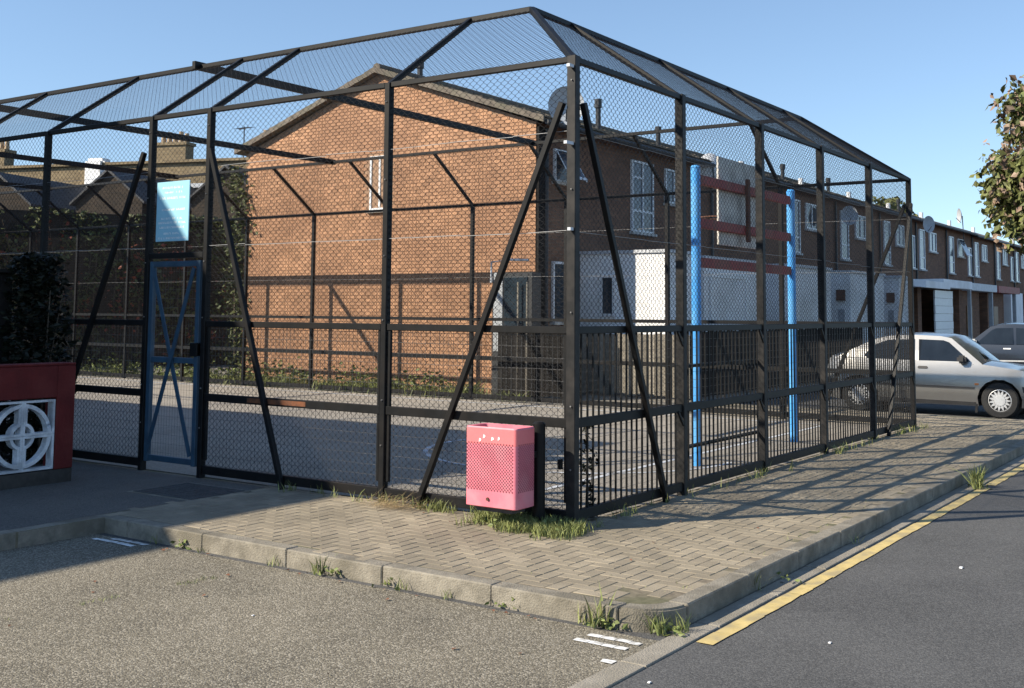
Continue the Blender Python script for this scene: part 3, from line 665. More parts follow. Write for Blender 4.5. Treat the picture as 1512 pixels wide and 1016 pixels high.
window(h0, 15.49, 16.58, 3.6, 5.3, YFR, low=True); window(h0, 17.23, 18.18, 4.42, 5.28, YFR)
MB().tube([(11.75, YFR - .07, 0), (11.75, YFR - .07, ZE - .1)], .045, 8).obj('downpipe', M['gutterp'], h0)
MB().box(GX + .02, GX + .35, YFR - .06, YFR - .002, 0, ZE - .1).obj('corner_strip', M['timber_dark'], h0)
flue(h0, 17.6, 10., ZE + 1.05, .62); flue(h0, 12.9, 12.2, ZR + .0, .62)
def porch(par, x0, x1, yf, z1, m='white', z0=0, side_win=False, sill=True):
    p = MB().box(x0, x1, yf, YFR - .003, z0, z1).obj('porch', M[m], par, bevel=.006)
    MB().box(x0 - .04, x1 + .04, yf - .05, YFR - .004, z1 + .001, z1 + .07).obj('porch_roof', M['lead'] if m == 'white' else M['white'], p)
    return p
p = porch(h0, 13.2, 14.7, 5.8, 2.95)
f0 = MB(); y0_, y1_, za, zb = 7.02, 7.36, 1.62, 2.5
for a, b_, c_, d_ in ((y0_, y1_, za, za + .06), (y0_, y1_, zb - .06, zb), (y0_, y0_ + .05, za + .06, zb - .06), (y1_ - .05, y1_, za + .06, zb - .06)): f0.box(13.15, 13.203, a, b_, c_, d_)
fw = f0.obj('side_window', M['whitep'], p); MB().box(13.17, 13.202, y0_ + .01, y1_ - .01, za + .01, zb - .01).obj('pane', M['glass'], fw)
porch(h0, 15.0, 18.4, 5.8, 2.9)
f0 = MB(); f0.box(15.25, 15.35, 5.75, 5.797, .9, 2.6); f0.box(17.2, 17.3, 5.75, 5.797, .9, 2.6); f0.box(15.35, 17.2, 5.75, 5.797, 2.5, 2.6); f0.box(15.35, 17.2, 5.75, 5.797, .9, 1.0)
fo = f0.obj('front_window', M['whitep'], h0); MB().box(15.34, 17.21, 5.77, 5.796, .95, 2.55).obj('panel', M['white'], fo)
MB().box(14.72, 14.98, 6.9, 6.95, 0, 2.1).obj('door', M['door'], h0)
# the rest of the terrace
desc = ['white rendered porch first beyond the end house', 'a brown lamp on its white porch, behind the goal post', 'a sloping white canopy above its brown door', 'white garage door, just right of the cage', 'a grey flat canopy on a pale post', 'red brown porch roof near the right edge', 'small pale porch, close to the right edge', 'plain brick porch, almost hidden by the tree', 'plain brick porch, second from the far end', 'plain brick front at the far end of the row']
for k in range(10):
    X = 19.8 + 5 * k; h = thing('terrace_house', 'brown brick terrace house with ' + desc[k], 'house', (0, 0, 0), 0, 'brick terrace houses')
    stp = -.06 if k > 5 else 0
    MB().prism([(X + .004, YFR, -.05), (X + .004, YBK, -.05), (X + .004, YBK, ZE + stp), (X + .004, YR, ZR + stp), (X + .004, YFR, ZE + stp)], (4.992, 0, 0)).obj('wall', M['hbrick'], h)
    roof(h, X + .003, X + 4.997, tiles=k < 4, step=stp)
    pn = R.choice(('glass', 'netglass', 'netglass', 'curtain')); window(h, X + .7, X + (1.75 if k < 2 else 1.5), 3.6, 5.28, YFR, low=True, mull=1 if k < 2 else 0, pane=pn); window(h, X + 2.3, X + 3.4, 4.42, 5.25, YFR, openv=(k == 5), mull=0 if k == 5 else 1, pane=R.choice(('glass', 'netglass', 'curtain')))
    if k in (3, 5, 7): window(h, X + 5.2 - .9, X + 5.2 - .25, 3.6, 4.95, YFR, mull=0)
    MB().tube([(X + .12, YFR - .06, 0), (X + .12, YFR - .06, ZE - .1)], .04, 6).obj('downpipe', M['gutterp'], h)
    flue(h, X + 2.2, 10.5, ZE + 1.1, .5) if k in (0, 2, 3, 5) else None
    MB().tube([(X + 3.9, 8.6, ZE + .2), (X + 3.9, 8.6, ZE + .62)], .09, 8).obj('vent', M['whitep'], h)
    if k < 3:
        p = porch(h, X + .2, X + (3.5 if k < 2 else 1.4), 5.8, 2.92)
        if k == 1 or k == 2:
            MB().box(X + .12, X + .198, 5.95, 6.2, 2.1, 2.42).obj('wall_lamp', M['rust'], p); MB().box(X + .15, X + .198, 5.98, 6.16, 1.45, 1.85).obj('meter_box', M['dish'], p)
        if k == 2:
            MB().prism([(X + 1.6, 5.3, 2.62), (X + 1.6, 7.89, 2.95), (X + 1.6, 7.89, 3.12), (X + 1.6, 5.3, 2.86)], (3.3, 0, 0)).obj('canopy', M['white'], h, bevel=.01)
            MB().box(X + 1.62, X + 2.7, 6.3, 7.89, 0, 2.66).obj('porch_wall', M['hbrick'], h); q = MB().box(X + 2.8, X + 4.2, 6.6, 6.66, .02, 2.3).obj('door', M['door'], h)
            MB().box(X + 3.0, X + 3.5, 6.57, 6.598, 1.3, 2.0).obj('pane', M['glass'], q); MB().box(X + 4.3, X + 4.8, 6.3, 7.89, 0, 2.7).obj('porch_wall', M['hbrick'], h)
    elif k == 3:
        MB().box(X + .2, X + 4.7, 5.6, 7.89, 2.72, 3.02).obj('canopy', M['white'], h, bevel=.01)
        q = bpy.data.objects.new('garage_door', None); C.objects.link(q); q.parent = h
        for j in range(9): MB().box(X + .55, X + 3.2, 6.0 + (j % 2) * .012, 6.06, .02 + j * .29, .02 + j * .29 + .28).obj('panel', M['whitep'], q)
        MB().box(X + 3.3, X + 4.1, 6.2, 6.26, 0, 2.4).obj('door', M['door'], h); MB().box(X + 4.2, X + 4.7, 6.0, 7.89, 0, 2.715).obj('porch_wall', M['hbrick'], h)
        MB().box(X + 4.8, X + 4.92, 5.7, 5.82, 0, 2.715).obj('canopy_post', M['dish'], h)
    elif k in (4, 5):
        MB().box(X + .1, X + 4.8, 5.7, 7.89, 2.7, 3.0).obj('canopy', M['lead'] if k == 4 else M['maroon'], h, bevel=.01)
        MB().box(X + .2, X + 3.6, 6.2, 7.89, 0, 2.695).obj('porch_wall', M['hbrick'], h); MB().box(X + 4.0, X + 4.15, 5.75, 5.9, 0, 2.69).obj('canopy_post', M['dish'], h)
        MB().box(X + 1.2, X + 2.1, 6.15, 6.198, .05, 2.1).obj('door', M['door'], h)
    else:
        MB().box(X + .3, X + 3.2, 6.2, 7.89, 0, 2.8).obj('porch', M['white'] if k == 6 else M['hbrick'], h)

def dish(x, y, z, rad, yaw, label, m='dish', sil=False, arm=.6):
    d = thing('satellite_dish', label, 'satellite dish', (x, y, z), yaw, 'satellite dishes on the terrace roofs')
    b = MB(); rings = 5; n = 20
    for i in range(rings + 1):
        q = rad * i / rings
        for j in range(n): a = 2 * math.pi * j / n; b.v.append((-.35 * q * q / rad - 0, q * math.cos(a), q * math.sin(a) * 1.08))
    for i in range(rings):
        for j in range(n): b.f.append((i * n + j, i * n + (j + 1) % n, (i + 1) * n + (j + 1) % n, (i + 1) * n + j))
    b.v = [(xx + .35 * rad * .2, yy, zz) for xx, yy, zz in b.v]; b.obj('reflector', M[m], d, smooth=True)
    MB().tube([(0, 0, -rad), (-rad * .7, 0, -rad * .3)], .014, 6).obj('feed_arm', M['gutterp'], d)
    MB().tube([(.06, 0, 0), (.12, 0, -arm)], .022, 6).obj('mast', M['gutterp'], d)
    return d
dish(12.05, 7.55, 6.0, .38, math.radians(35), 'large grey satellite dish behind the cage corner post, above the end house eaves', arm=.5)
dish(19.4, 7.6, 5.55, .34, math.radians(-130), 'pale dish at the eaves beside the nearer blue post of the goal', 'dishw', arm=.4)
dish(29.6, 7.3, 5.0, .30, math.radians(40), 'dark dish on the house front seen between the far cage posts', arm=.3)
dish(47.6, 7.8, 6.35, .33, math.radians(-60), 'grey dish on a pole above the roofs right of the cage', arm=1.6)
dish(39.2, 7.2, 5.35, .32, math.radians(60), 'dark dish under the eaves directly right of the cage end', arm=.3)

# boundary fences beside the gable house
def board_fence(name, label, a, b, h, m, n):
    t = thing(name, label, 'fence', (a[0], a[1], 0)); a = Vector((*a, 0)); b = Vector((*b, 0)); d = b - a; L_ = d.length / n; t.rotation_euler = (0, 0, math.atan2(d.y, d.x))
    me = MB().box(.004, L_ - .004, -.012, .012, 0, h).mesh('board', M[m])
    for k in range(n): link('board', me, t, (L_ * k, R.uniform(-.006, .006), R.uniform(-.02, .02) + .04))
    for zz in (.35, h - .25): MB().box(0, d.length, .013, .055, zz, zz + .07).obj('rail', M[m], t)
board_fence('board_fence', 'black board fence closing the gap beside the brick gable', (11.0, 8.5), (11.0, 6.75), 1.34, 'timber_dark', 14)
board_fence('board_fence', 'weathered grey brown board fence in front of the first white porch', (12.6, 7.6), (12.6, 5.0), 1.24, 'timber', 20)
board_fence('board_fence', 'dark board fence along the front gardens behind the goal', (12.62, 5.0), (23.5, 5.0), 1.3, 'timber_dark', 80)
lean = thing('lean_to', 'small grey lean-to with a dark glazed door against the gable corner', 'lean-to', (11.1, 8.3, 0))
MB().box(.0, .33, -.55, .42, 0, 2.5).obj('frame', M['gutterp'], lean); MB().box(-.02, -.001, -.45, .12, 1.0, 2.42).obj('glazing', M['glass'], lean); MB().box(-.02, -.001, .16, .38, .9, 2.5).obj('panel', M['dish'], lean)
for yy, m_ in ((-.28, 'timber'), (-.5, 'timber')): MB().tube([(-.1, yy, 0), (-.1, yy, 2.3)], .018, 6).obj('pole', M[m_], lean)
pr_ = MB().tube([(-.05, .42, 2.3), (-.05, .42, 2.72), (-.05, .0, 2.76), (-.05, -.5, 2.74)], .025, 6).obj('pipe', M['lead'], lean)

# ------------------------------------------------------------------ Victorian terrace behind
A = Vector((24.4, 44.6)); Bv = Vector((27.8, 34.2)); dv = (Bv - A).normalized(); nv = Vector((dv.y, -dv.x)); nv = nv if nv.x < 0 else -nv
def vpt(t, o, z): q = A + dv * t + nv * o; return (q.x, q.y, z)
def vbox(mb, t0, t1, o0, o1, z0, z1): mb.prism([vpt(t0, o0, z0), vpt(t1, o0, z0), vpt(t1, o1, z0), vpt(t0, o1, z0)], (0, 0, z1 - z0)); return mb
vd = ['with the tall chimney of pots at the far left', 'with the white painted party wall', 'with the row of clay pots on its big stack']
for i, t0 in enumerate((-10.6, -5.1, .4, 5.9, 11.4)):
    t1 = t0 + 5.5
    v = thing('old_terrace_house', 'old yellow brick terrace house ' + ['at the far left edge of the frame', 'under the left chimney, far left', 'with the white party wall, behind the left bays', 'under the stack of clay pots left of the notice', 'hidden behind the sunlit brick gable'][i], 'house', (0, 0, 0), 0, 'old yellow brick houses')
    vbox(MB(), t0 + .003, t1 - .003, -9, 0, -.3, 8.55).obj('wall', M['ybrick'], v)
    MB().prism([vpt(t0, .08, 8.5), vpt(t0, -4.5, 9.0), vpt(t0, -9, 8.5)], Vector((*(dv * 5.5), 0))).obj('roof', M['slate'], v)
    vbox(MB(), t0, t1, -.1, .16, 8.552, 8.68).obj('parapet', M['ybrick'], v)
    # rear wing with slate roof
    wa, wb = (t0 + .2, t0 + 3.4); zt = 6.1
    MB().prism([vpt(wa, 0.01, -.3), vpt(wb, .01, -.3), vpt(wb, 0.01, zt), vpt((wa + wb) / 2, .01, zt + 1.25), vpt(wa, .01, zt)], Vector((*(nv * 6.0), 0))).obj('rear_wing', M['dbrick'], v)
    MB().prism([vpt(wa - .2, .0, zt - .1), vpt((wa + wb) / 2, .0, zt + 1.3), vpt(wb + .2, .0, zt - .1), vpt(wb + .2, .0, zt), vpt((wa + wb) / 2, 0, zt + 1.42), vpt(wa - .2, 0, zt)], Vector((*(nv * 6.2), 0))).obj('wing_roof', M['slate'], v)
    vbox(MB(), wa - .2, wb + 1.8, .02, .12, 7.35, 7.55).obj('flashing', M['lead'], v)
    for q in (wb + .5, ): vbox(MB(), q, q + .9, .0, .06, 4.6, 6.3).obj('window', M['whitep'], v)
    if i == 2: vbox(MB(), t0 + 1.6, t0 + 2.7, -.6, .3, 7.3, 8.9).obj('party_wall', M['white'], v, bevel=.15)
    if i in (0, 2): continue
    ck = MB(); c0 = t0 - (.1 if i == 1 else .7)
    vbox(ck, c0, c0 + 1.6, -1.6, -.9, 8.4, 9.55); ch = ck.obj('chimney', M['ybrick'], v); vbox(MB(), c0 - .08, c0 + 1.68, -1.68, -.82, 9.552, 9.7).obj('chimney_cap', M['ybrick'], ch)
    for q in range(5): MB().tube([vpt(c0 + .16 + q * .32, -1.25, 9.7), vpt(c0 + .16 + q * .32, -1.25, 10.15 + .1 * (q % 2))], [.13, .105], 10).obj('chimney_pot', M['pot'], ch)


# ivy covered wall left of the gable
a = Vector((7.2, 26.8)); b_ = Vector((17.4, 21.6)); dd = (b_ - a); nn = Vector((dd.y, -dd.x)).normalized()
iw = thing('back_garden_wall', 'dark high garden wall smothered in creeper left of the brick gable', 'wall')
MB().prism([(a.x, a.y, -.1), (b_.x, b_.y, -.1), (b_.x, b_.y, 4.5), (a.x, a.y, 4.5)], (-nn.x * .3, -nn.y * .3, 0)).obj('wall', M['dbrick'], iw)
def wallpts(n, f, depth, zfun):
    o = []
    for _ in range(n):
        t = R.random(); q = a + dd * t + nn * (abs(R.gauss(0, depth))); o.append((q.x, q.y, zfun(t)))
    return o
cr = thing('wall_creeper', 'green creeper hanging over the dark garden wall behind the cage', 'creeper')
m1 = MB(); leaves(m1, [p for p in wallpts(8500, None, .16, lambda t: 4.6 * R.random() ** .8) if math.sin(p[0] * 2.1 + p[2] * 1.7) + math.sin(p[0] * 5.3 - p[2] * 2.9) > -.55], .17, droop=.5); m1.obj('foliage', M['ivy'], cr)
m1 = MB(); pts = []
for _ in range(26):
    t = R.random(); zc = R.uniform(.8, 4.0); q = a + dd * t
    pts += [(q.x + R.gauss(0, .3) + nn.x * .25, q.y + R.gauss(0, .15) + nn.y * .25, zc + R.gauss(0, .35)) for _ in range(34)]
leaves(m1, pts, .16, droop=.5); m1.obj('red_foliage', M['redleaf'], cr)
m1 = MB()
for _ in range(30):
    t = R.random(); q = a + dd * t + nn * .08; m1.tube([(q.x, q.y, 0), (q.x + R.gauss(0, .2), q.y + nn.y * .05, 2), (q.x + R.gauss(0, .5), q.y, 4.2)], [.03, .02, .008], 5)
m1.obj('stem', M['bark'], cr)
iv = thing('gable_ivy', 'ivy climbing the left edge of the brick gable', 'ivy', (GX, 16.6, 0))
m1 = MB(); leaves(m1, [(-abs(R.gauss(.02, .06)), R.gauss(.15, .22) - .1 * math.sin(zz * 2), zz) for zz in [R.uniform(0, 5.3) for _ in range(1300)]], .13, droop=.5); m1.obj('foliage', M['ivy'], iv)
m1 = MB(); m1.tube([(-.04, .12, 0), (-.05, .2, 2.4), (-.04, .1, 5)], [.03, .02, .01], 5); m1.obj('stem', M['bark'], iv)

# weeds and grass
ws = MB()
for _ in range(620):
    y = R.uniform(7.2, 25) if R.random() < .4 else R.uniform(8.6, 17); x = R.choice((10.05, 10.1, 10.25, 10.4, 10.8)) + R.uniform(-.15, .15); k = (math.sin(y * 2.3) + math.sin(y * 5.1 + 1) + 2) / 4
    if x > 11.3 and y < 16.5: x = 11.2
    if R.random() < k + .15: blades(ws, x, y, 0, 14, .16, .08 + .24 * k)
ws.obj('weeds_behind_cage', M['grass'], kind='stuff')
l2 = MB(); leaves(l2, [(R.uniform(10.2, 11.2), yy + R.gauss(0, .25), abs(R.gauss(0, .2))) for yy in (9.9, 10.4, 11.6, 12.2, 13.9, 14.6, 15.5, 17, 18, 20, 21) for _ in range(230)], .11); l2.obj('leafy_weeds', M['weedleaf'], kind='stuff')
gs = MB()
for _ in range(420):                                     # under the bin and along the base of the near wall
    t = R.random(); x = -.12 + R.gauss(0, .10) - .28 * (t > .35) * R.random(); y = .75 - .95 * t + R.gauss(0, .05); blades(gs, x, y, 0, 12, .05, .085)
for _ in range(60): blades(gs, -.05 + R.gauss(0, .06), R.uniform(.7, 3.3) if R.random() > .5 else R.gauss(1.3, .12), 0, 6, .04, .10)
gs.obj('grass_by_bin', M['grass'], kind='stuff')
kg = MB()
for x, y, n, h in ((-1.99, -1.40, 34, .18), (-1.98, -1.28, 12, .12), (-1.90, -1.74, 40, .12), (-1.80, -1.83, 22, .12), (-1.98, .86, 24, .13), (-1.98, 1.3, 14, .07), (-1.98, .1, 14, .08), (-1.98, -.3, 14, .06), (-1.98, 2.6, 14, .09), (-1.98, 2.05, 12, .05), (5.05, -1.95, 80, .22), (4.9, -1.98, 40, .15), (-.6, -1.83, 8, .14), (1.3, -1.83, 8, .1)): blades(kg, x, y, -.12, n, .05, h)
for _ in range(90):
    x = -3.9 + 1.75 * R.random(); blades(kg, x, 1.5 - (x + 3.85) * .11 + R.gauss(0, .02), -.124, 4 if math.sin(x * 9) > .2 else 0, .03, .022)
for _ in range(70): x = R.uniform(.3, 10); blades(kg, x, -.13 + R.gauss(0, .04), 0, 7 if math.sin(x * 2.2) > .2 else 2, .05, .11)
for _ in range(40): x = R.uniform(-1.5, 3); blades(kg, x, R.uniform(-1.65, -1.5), -.004, 2, .02, .025)
for _ in range(26): x = R.uniform(-1.7, 0); blades(kg, x, R.uniform(-1.5, .8), -.006, 2, .02, .02)
kw = MB()
for x, y, n in ((-1.98, -1.45, 26), (-1.88, -1.78, 40), (-1.98, .75, 18), (-1.98, 2.3, 14), (-1.98, .2, 10), (5.0, -1.98, 40), (-.3, -1.82, 8), (-1.98, -.7, 10)): leaves(kw, [(x + R.gauss(0, .02), y + R.gauss(0, .07), -.115 + abs(R.gauss(0, .03))) for _ in range(n)], .045)
for _ in range(160):
    t = R.random(); leaves(kw, [(-.12 + R.gauss(0, .10) - .25 * R.random(), .72 - .9 * t, .01 + abs(R.gauss(0, .035)))], .05)
kw.obj('kerb_weeds', M['weedleaf'], kind='stuff')
kg.obj('kerb_grass', M['grass'], kind='stuff')
sw = MB()
for _ in range(520):
    x, y = R.gauss(-.17, .07), R.gauss(1.72, .17); a_ = R.uniform(0, 6.28); l = R.uniform(.08, .2); z_ = abs(R.gauss(.02, .03)) + .004
    dx, dy = math.cos(a_) * l, math.sin(a_) * l; sw.quad((x, y, z_), (x + .004, y + .004, z_), (x + dx, y + dy, max(.004, z_ + R.gauss(0, .04)))); sw.c.append(R.random())
sh_ = sw.obj('straw_heap', M['straw']); sh_['label'] = 'small heap of dry yellow grass at the foot of the cage'; sh_['category'] = 'dry grass'
lf = MB()
for x, y, z in [(R.gauss(-2.06, .03), R.uniform(-1.2, 2.4), -.115) for _ in range(14)] + [(R.uniform(-.5, -.1), R.uniform(.3, 1.3), .02) for _ in range(14)] + [(R.uniform(-4, -2.2), R.uniform(-1.5, 2), -.118) for _ in range(9)] + [(R.uniform(-1, 1), R.uniform(-1.3, -.3), .005) for _ in range(5)]:
    s_ = R.uniform(.012, .028); a_ = R.uniform(0, 6); lf.quad((x, y, z), (x + s_ * math.cos(a_), y + s_ * math.sin(a_), z + R.uniform(0, .012)), (x + s_ * 1.4 * math.cos(a_ + .8), y + s_ * 1.4 * math.sin(a_ + .8), z + .004), (x + s_ * math.cos(a_ + 1.6), y + s_ * math.sin(a_ + 1.6), z + R.uniform(0, .012)))
lf.obj('fallen_leaves', M['leafl'], kind='stuff')
pp = MB()
for x, y, z, s_ in ((-.22, -.14, .003, .035), (-.16, -.2, .003, .02), (.9, -2.75, -.126, .03), (-1.5, -2.6, -.126, .02), (3.7, -3.1, -.126, .03), (-3, .4, -.122, .015), (-2.7, -2.1, -.124, .018)): pp.box(x, x + s_, y, y + s_ * .7, z, z + s_ * .3)
pp.obj('litter_scraps', M['litter'], kind='stuff')

wk = thing('tall_weed', 'tall thin dark weed growing up the railings next to the corner post', 'weed', (.3, .06, 0))
m1 = MB(); leaves(m1, [(R.gauss(.05 * math.sin(z_ * 9), .025) + q, R.gauss(0, .02), z_ * (1 if q == 0 else .7)) for z_ in [R.uniform(.02, .82) for _ in range(70)] for q in (0, .09)], .06, droop=.4); m1.obj('foliage', M['dleaf'], wk)
MB().tube([(0, 0, 0), (.03, 0, .4), (0, 0, .8)], [.006, .005, .002], 5).tube([(.09, 0, 0), (.1, 0, .5)], [.006, .002], 5).obj('stem', M['bark'], wk)

# ------------------------------------------------------------------ trees
def tree(label, x, y, h, crown, n, size, m, m2=None, trunk=.2, base=-.12, frac=.3):
    t = thing('tree', label, 'tree', (x, y, base))
    tr = MB(); tr.tube([(0, 0, 0), (.05, .02, h * .3), (-.05, .1, h * .55), (.05, 0, h * .85)], [trunk, trunk * .8, trunk * .5, trunk * .15], 10)
    cl_ = []
    for k in range(crown[3]):
        v_ = Vector((R.gauss(0, 1), R.gauss(0, 1), R.gauss(0, 1))).normalized() * R.uniform(.55, 1.0) ** .5
        c = Vector((v_.x * crown[0], v_.y * crown[1], crown[4] + v_.z * crown[2])); cl_.append((c, R.uniform(.7, 1.25)))
        tr.tube([(0, .05, max(h * .25, c.z * .55)), tuple(c * .6 + Vector((0, 0, c.z * .12))), tuple(c)], [trunk * .3, trunk * .16, .015], 5)
    tr.obj('trunk', M['bark'], t, smooth=True)
    a_, b2 = MB(), MB()
    for k in range(n):
        c, q = R.choice(cl_); d_ = Vector((R.gauss(0, 1), R.gauss(0, 1), R.gauss(0, .8))).normalized() * (R.random() ** .45) * .78 * q
        p = c + d_; tgt = b2 if (m2 and R.random() < frac * (2.2 if (c.x + d_.x < -1.2 or c.z > crown[4] + 1.2) else .4)) else a_
        for _ in range(3): leaves(tgt, [p + Vector((R.gauss(0, .06), R.gauss(0, .06), R.gauss(0, .06)))], size, droop=.9)
    a_.obj('crown', M[m], t)
    if m2: b2.obj('browned_leaves', M[m2], t)
tree('horse chestnut with drooping green and browning leaves at the right edge', 22.0, -1.6, 8.2, (2.55, 2.55, 2.6, 120, 5.2), 19000, .2, 'leaf', 'brown', .2, frac=.11)
tree('distant dark bushy tree rising behind the terrace roofs', 70, 17.7, 9.8, (1.7, 1.7, 1.6, 16, 7.8), 500, .4, 'leaf', None, .2, 0)

# ------------------------------------------------------------------ cars
def car(name, label, loc, rz, paint, prof, green, hw, wheels, wr, wins, belt, opts):
    t = thing(name, label, 'car', loc, rz); P_ = M[paint]
    def half(l, z):                                       # half width of the skin
        zc = min(z, belt); w_ = hw * (1 - .055 * max(0, (zc - .52) / .42) ** 2 - .05 * max(0, (.52 - z) / .32) ** 2 - .26 * max(0, z - belt))
        l0, l1 = prof[0][0], max(p[0] for p in prof)
        e = min(l - opts['back'], opts['front'] - l); w_ -= .16 * max(0, 1 - e / .55) ** 2
        return w_
    def skin(poly, name, m, off=0, zs=(), ls=(), par=None):
        bm = bmesh.new(); vs = [bm.verts.new((p[0], 0, p[1])) for p in poly]; bm.faces.new(vs)
        for z in zs: bmesh.ops.bisect_plane(bm, geom=bm.verts[:] + bm.edges[:] + bm.faces[:], plane_co=(0, 0, z), plane_no=(0, 0, 1))
        for l in ls: bmesh.ops.bisect_plane(bm, geom=bm.verts[:] + bm.edges[:] + bm.faces[:], plane_co=(l, 0, 0), plane_no=(1, 0, 0))
        bmesh.ops.triangulate(bm, faces=[f_ for f_ in bm.faces if len(f_.verts) > 4])
        bed = [e for e in bm.edges if len(e.link_faces) == 1]
        return bm, bed
    def shell(poly, name, m, zs, ls, par):
        bm, bed = skin(poly, name, m, 0, zs, ls)
        ret = bmesh.ops.duplicate(bm, geom=bm.verts[:] + bm.edges[:] + bm.faces[:]); vm = ret['vert_map']
        orig = [v_ for v_ in bm.verts if v_ not in set(x_ for x_ in ret['geom'] if isinstance(x_, bmesh.types.BMVert))]
        for e in bed:
            a1, b1 = e.verts; a2, b2 = vm[a1], vm[b1]
            try: bm.faces.new((a1, b1, b2, a2))
            except ValueError: pass
        for v_ in orig: q = half(v_.co.x, v_.co.z); o_ = vm[v_]; o_.co.y = -q; v_.co.y = q
        # subdivide the strips across the roof for a slight crown
        ce = [e for e in bm.edges if abs(e.verts[0].co.y + e.verts[1].co.y) < 1e-4 and abs(e.verts[0].co.y) > .1]
        bmesh.ops.subdivide_edges(bm, edges=ce, cuts=3, use_grid_fill=True)
        for v_ in bm.verts:
            q = half(v_.co.x, v_.co.z)
            if abs(v_.co.y) < q * .95 and v_.co.z > belt - .3: v_.co.z += .045 * (1 - (v_.co.y / q) ** 2); 
            if abs(v_.co.y) < q * .95 and (v_.co.x > opts['front'] - .08): v_.co.x += .10 * (1 - (v_.co.y / q) ** 2)
        bmesh.ops.recalc_face_normals(bm, faces=bm.faces)
        me = bpy.data.meshes.new(name); bm.to_mesh(me); bm.free(); me.shade_smooth(); me.set_sharp_from_angle(angle=math.radians(38)); me.materials.append(m)
        return link(name, me, par)
    zs = (.25, .34, .44, .54, .64, .72, .8, .87, .93); ls = [opts['back'] + k * (opts['front'] - opts['back']) / 14 for k in range(1, 14)]
    body = shell(prof, 'body', P_, zs, ls, t)
    shell(green, 'cabin', P_, (belt + .2,), (), t)
    def panel(name, poly, m, off, sides=(1, -1)):
        for s_ in sides:
            b = MB(); n = len(poly)
            b.v = [(l, s_ * (half(l, z) + off), z) for l, z in poly] + [(l, s_ * (half(l, z) - .02), z) for l, z in poly]
            b.f = [tuple(range(n)), tuple(reversed(range(n, 2 * n)))] + [(i, (i + 1) % n, n + (i + 1) % n, n + i) for i in range(n)]
            me = b.mesh(name, M[m]); bm = bmesh.new(); bm.from_mesh(me); bmesh.ops.recalc_face_normals(bm, faces=bm.faces); bm.to_mesh(me); bm.free(); link(name, me, t)
    for wn_, poly in wins: panel(wn_, poly, 'cglass', .004)
    for nm, (l0, z0), (l1, z1), iw_ in opts['screens']:     # windscreen and rear window
        q0, q1 = half(l0, z0) - iw_, half(l1, z1) - iw_; dx, dz = z0 - z1, l1 - l0; n_ = math.hypot(dx, dz); s_ = 1 if nm == 'windscreen' else -1
        if nm == 'windscreen': ox, oz = abs(dx) / n_, abs(dz) / n_
        else: ox, oz = -abs(dx) / n_, abs(dz) / n_
        b = MB(); K = 8
        for k in range(K):
            ya, yb = -1 + 2 * k / K, -1 + 2 * (k + 1) / K
            cu = lambda yy: .045 * (1 - yy * yy) + .006
            b.quad((l0 + ox * .012, ya * q0, z0 + oz * .01 + cu(ya)), (l0 + ox * .012, yb * q0, z0 + oz * .01 + cu(yb)), (l1 + ox * .012, yb * q1, z1 + oz * .01 + cu(yb)), (l1 + ox * .012, ya * q1, z1 + oz * .01 + cu(ya)))
        b.obj(nm, M['cglass'], t, smooth=True)
    for nm, poly, m, off in opts['panels']: panel(nm, poly, m, off)
    for wx in wheels:
        for s_ in (1, -1):
            wo = bpy.data.objects.new('wheel', None); C.objects.link(wo); wo.parent = t; wo.location = (wx, s_ * (hw - .11), wr)
            pr2 = [(-.09, wr * .55), (-.09, wr * .9), (-.06, wr), (.06, wr), (.085, wr * .93), (.09, wr * .68), (.075, wr * .62)]; b = MB(); n = 28
            for yy, q in pr2:
                for j in range(n): a_ = 2 * math.pi * j / n; b.v.append((q * math.cos(a_), s_ * yy, q * math.sin(a_)))
            for i in range(len(pr2) - 1):
                for j in range(n): b.f.append((i * n + j, i * n + (j + 1) % n, (i + 1) * n + (j + 1) % n, (i + 1) * n + j))
            b.obj('tyre', M['rubber'], wo, smooth=True)
            b = MB(); b.v = [(0, s_ * .03, 0)]
            for j in range(24): a_ = 2 * math.pi * j / 24; b.v.append((wr * .64 * math.cos(a_), s_ * .06, wr * .64 * math.sin(a_)))
            b.f = [(0, 1 + j, 1 + (j + 1) % 24) for j in range(24)]; b.obj('dark_disc', M['trim'], wo)
            b = MB(); ns = 15
            b.tube([(0, s_ * .055, 0), (0, s_ * .088, 0)], [wr * .38, wr * .30], 20)
            for j in range(ns):
                a_ = 2 * math.pi * j / ns; c_, q_ = math.cos(a_), math.sin(a_); tp = Vector((-q_, 0, c_))
                b.prism([Vector((c_, 0, q_)) * wr * .30 + tp * .03 + Vector((0, s_ * .066, 0)), Vector((c_, 0, q_)) * wr * .30 - tp * .03 + Vector((0, s_ * .066, 0)), Vector((c_, 0, q_)) * wr * .57 - tp * .006 + Vector((0, s_ * .066, 0)), Vector((c_, 0, q_)) * wr * .57 + tp * .006 + Vector((0, s_ * .066, 0))], (0, s_ * .014, 0))
            for j in range(24):
                a0, a1 = 2 * math.pi * j / 24, 2 * math.pi * (j + 1) / 24
                b.quad(*[(q * math.cos(a_), s_ * yy, q * math.sin(a_)) for a_, q, yy in ((a0, wr * .585, .078), (a1, wr * .585, .078), (a1, wr * .665, .072), (a0, wr * .665, .072))])
            b.obj('wheel_trim', M['alloy'], wo)
            # arch liner
            b = MB()
            for j in range(14):
                a0, a1 = math.pi * (j / 14) * 1.16 - .25, math.pi * ((j + 1) / 14) * 1.16 - .25; q = wr + .055
                b.quad((q * math.cos(a0), s_ * .08, q * math.sin(a0)), (q * math.cos(a1), s_ * .08, q * math.sin(a1)), (q * math.cos(a1), -s_ * .22, q * math.sin(a1)), (q * math.cos(a0), -s_ * .22, q * math.sin(a0)))
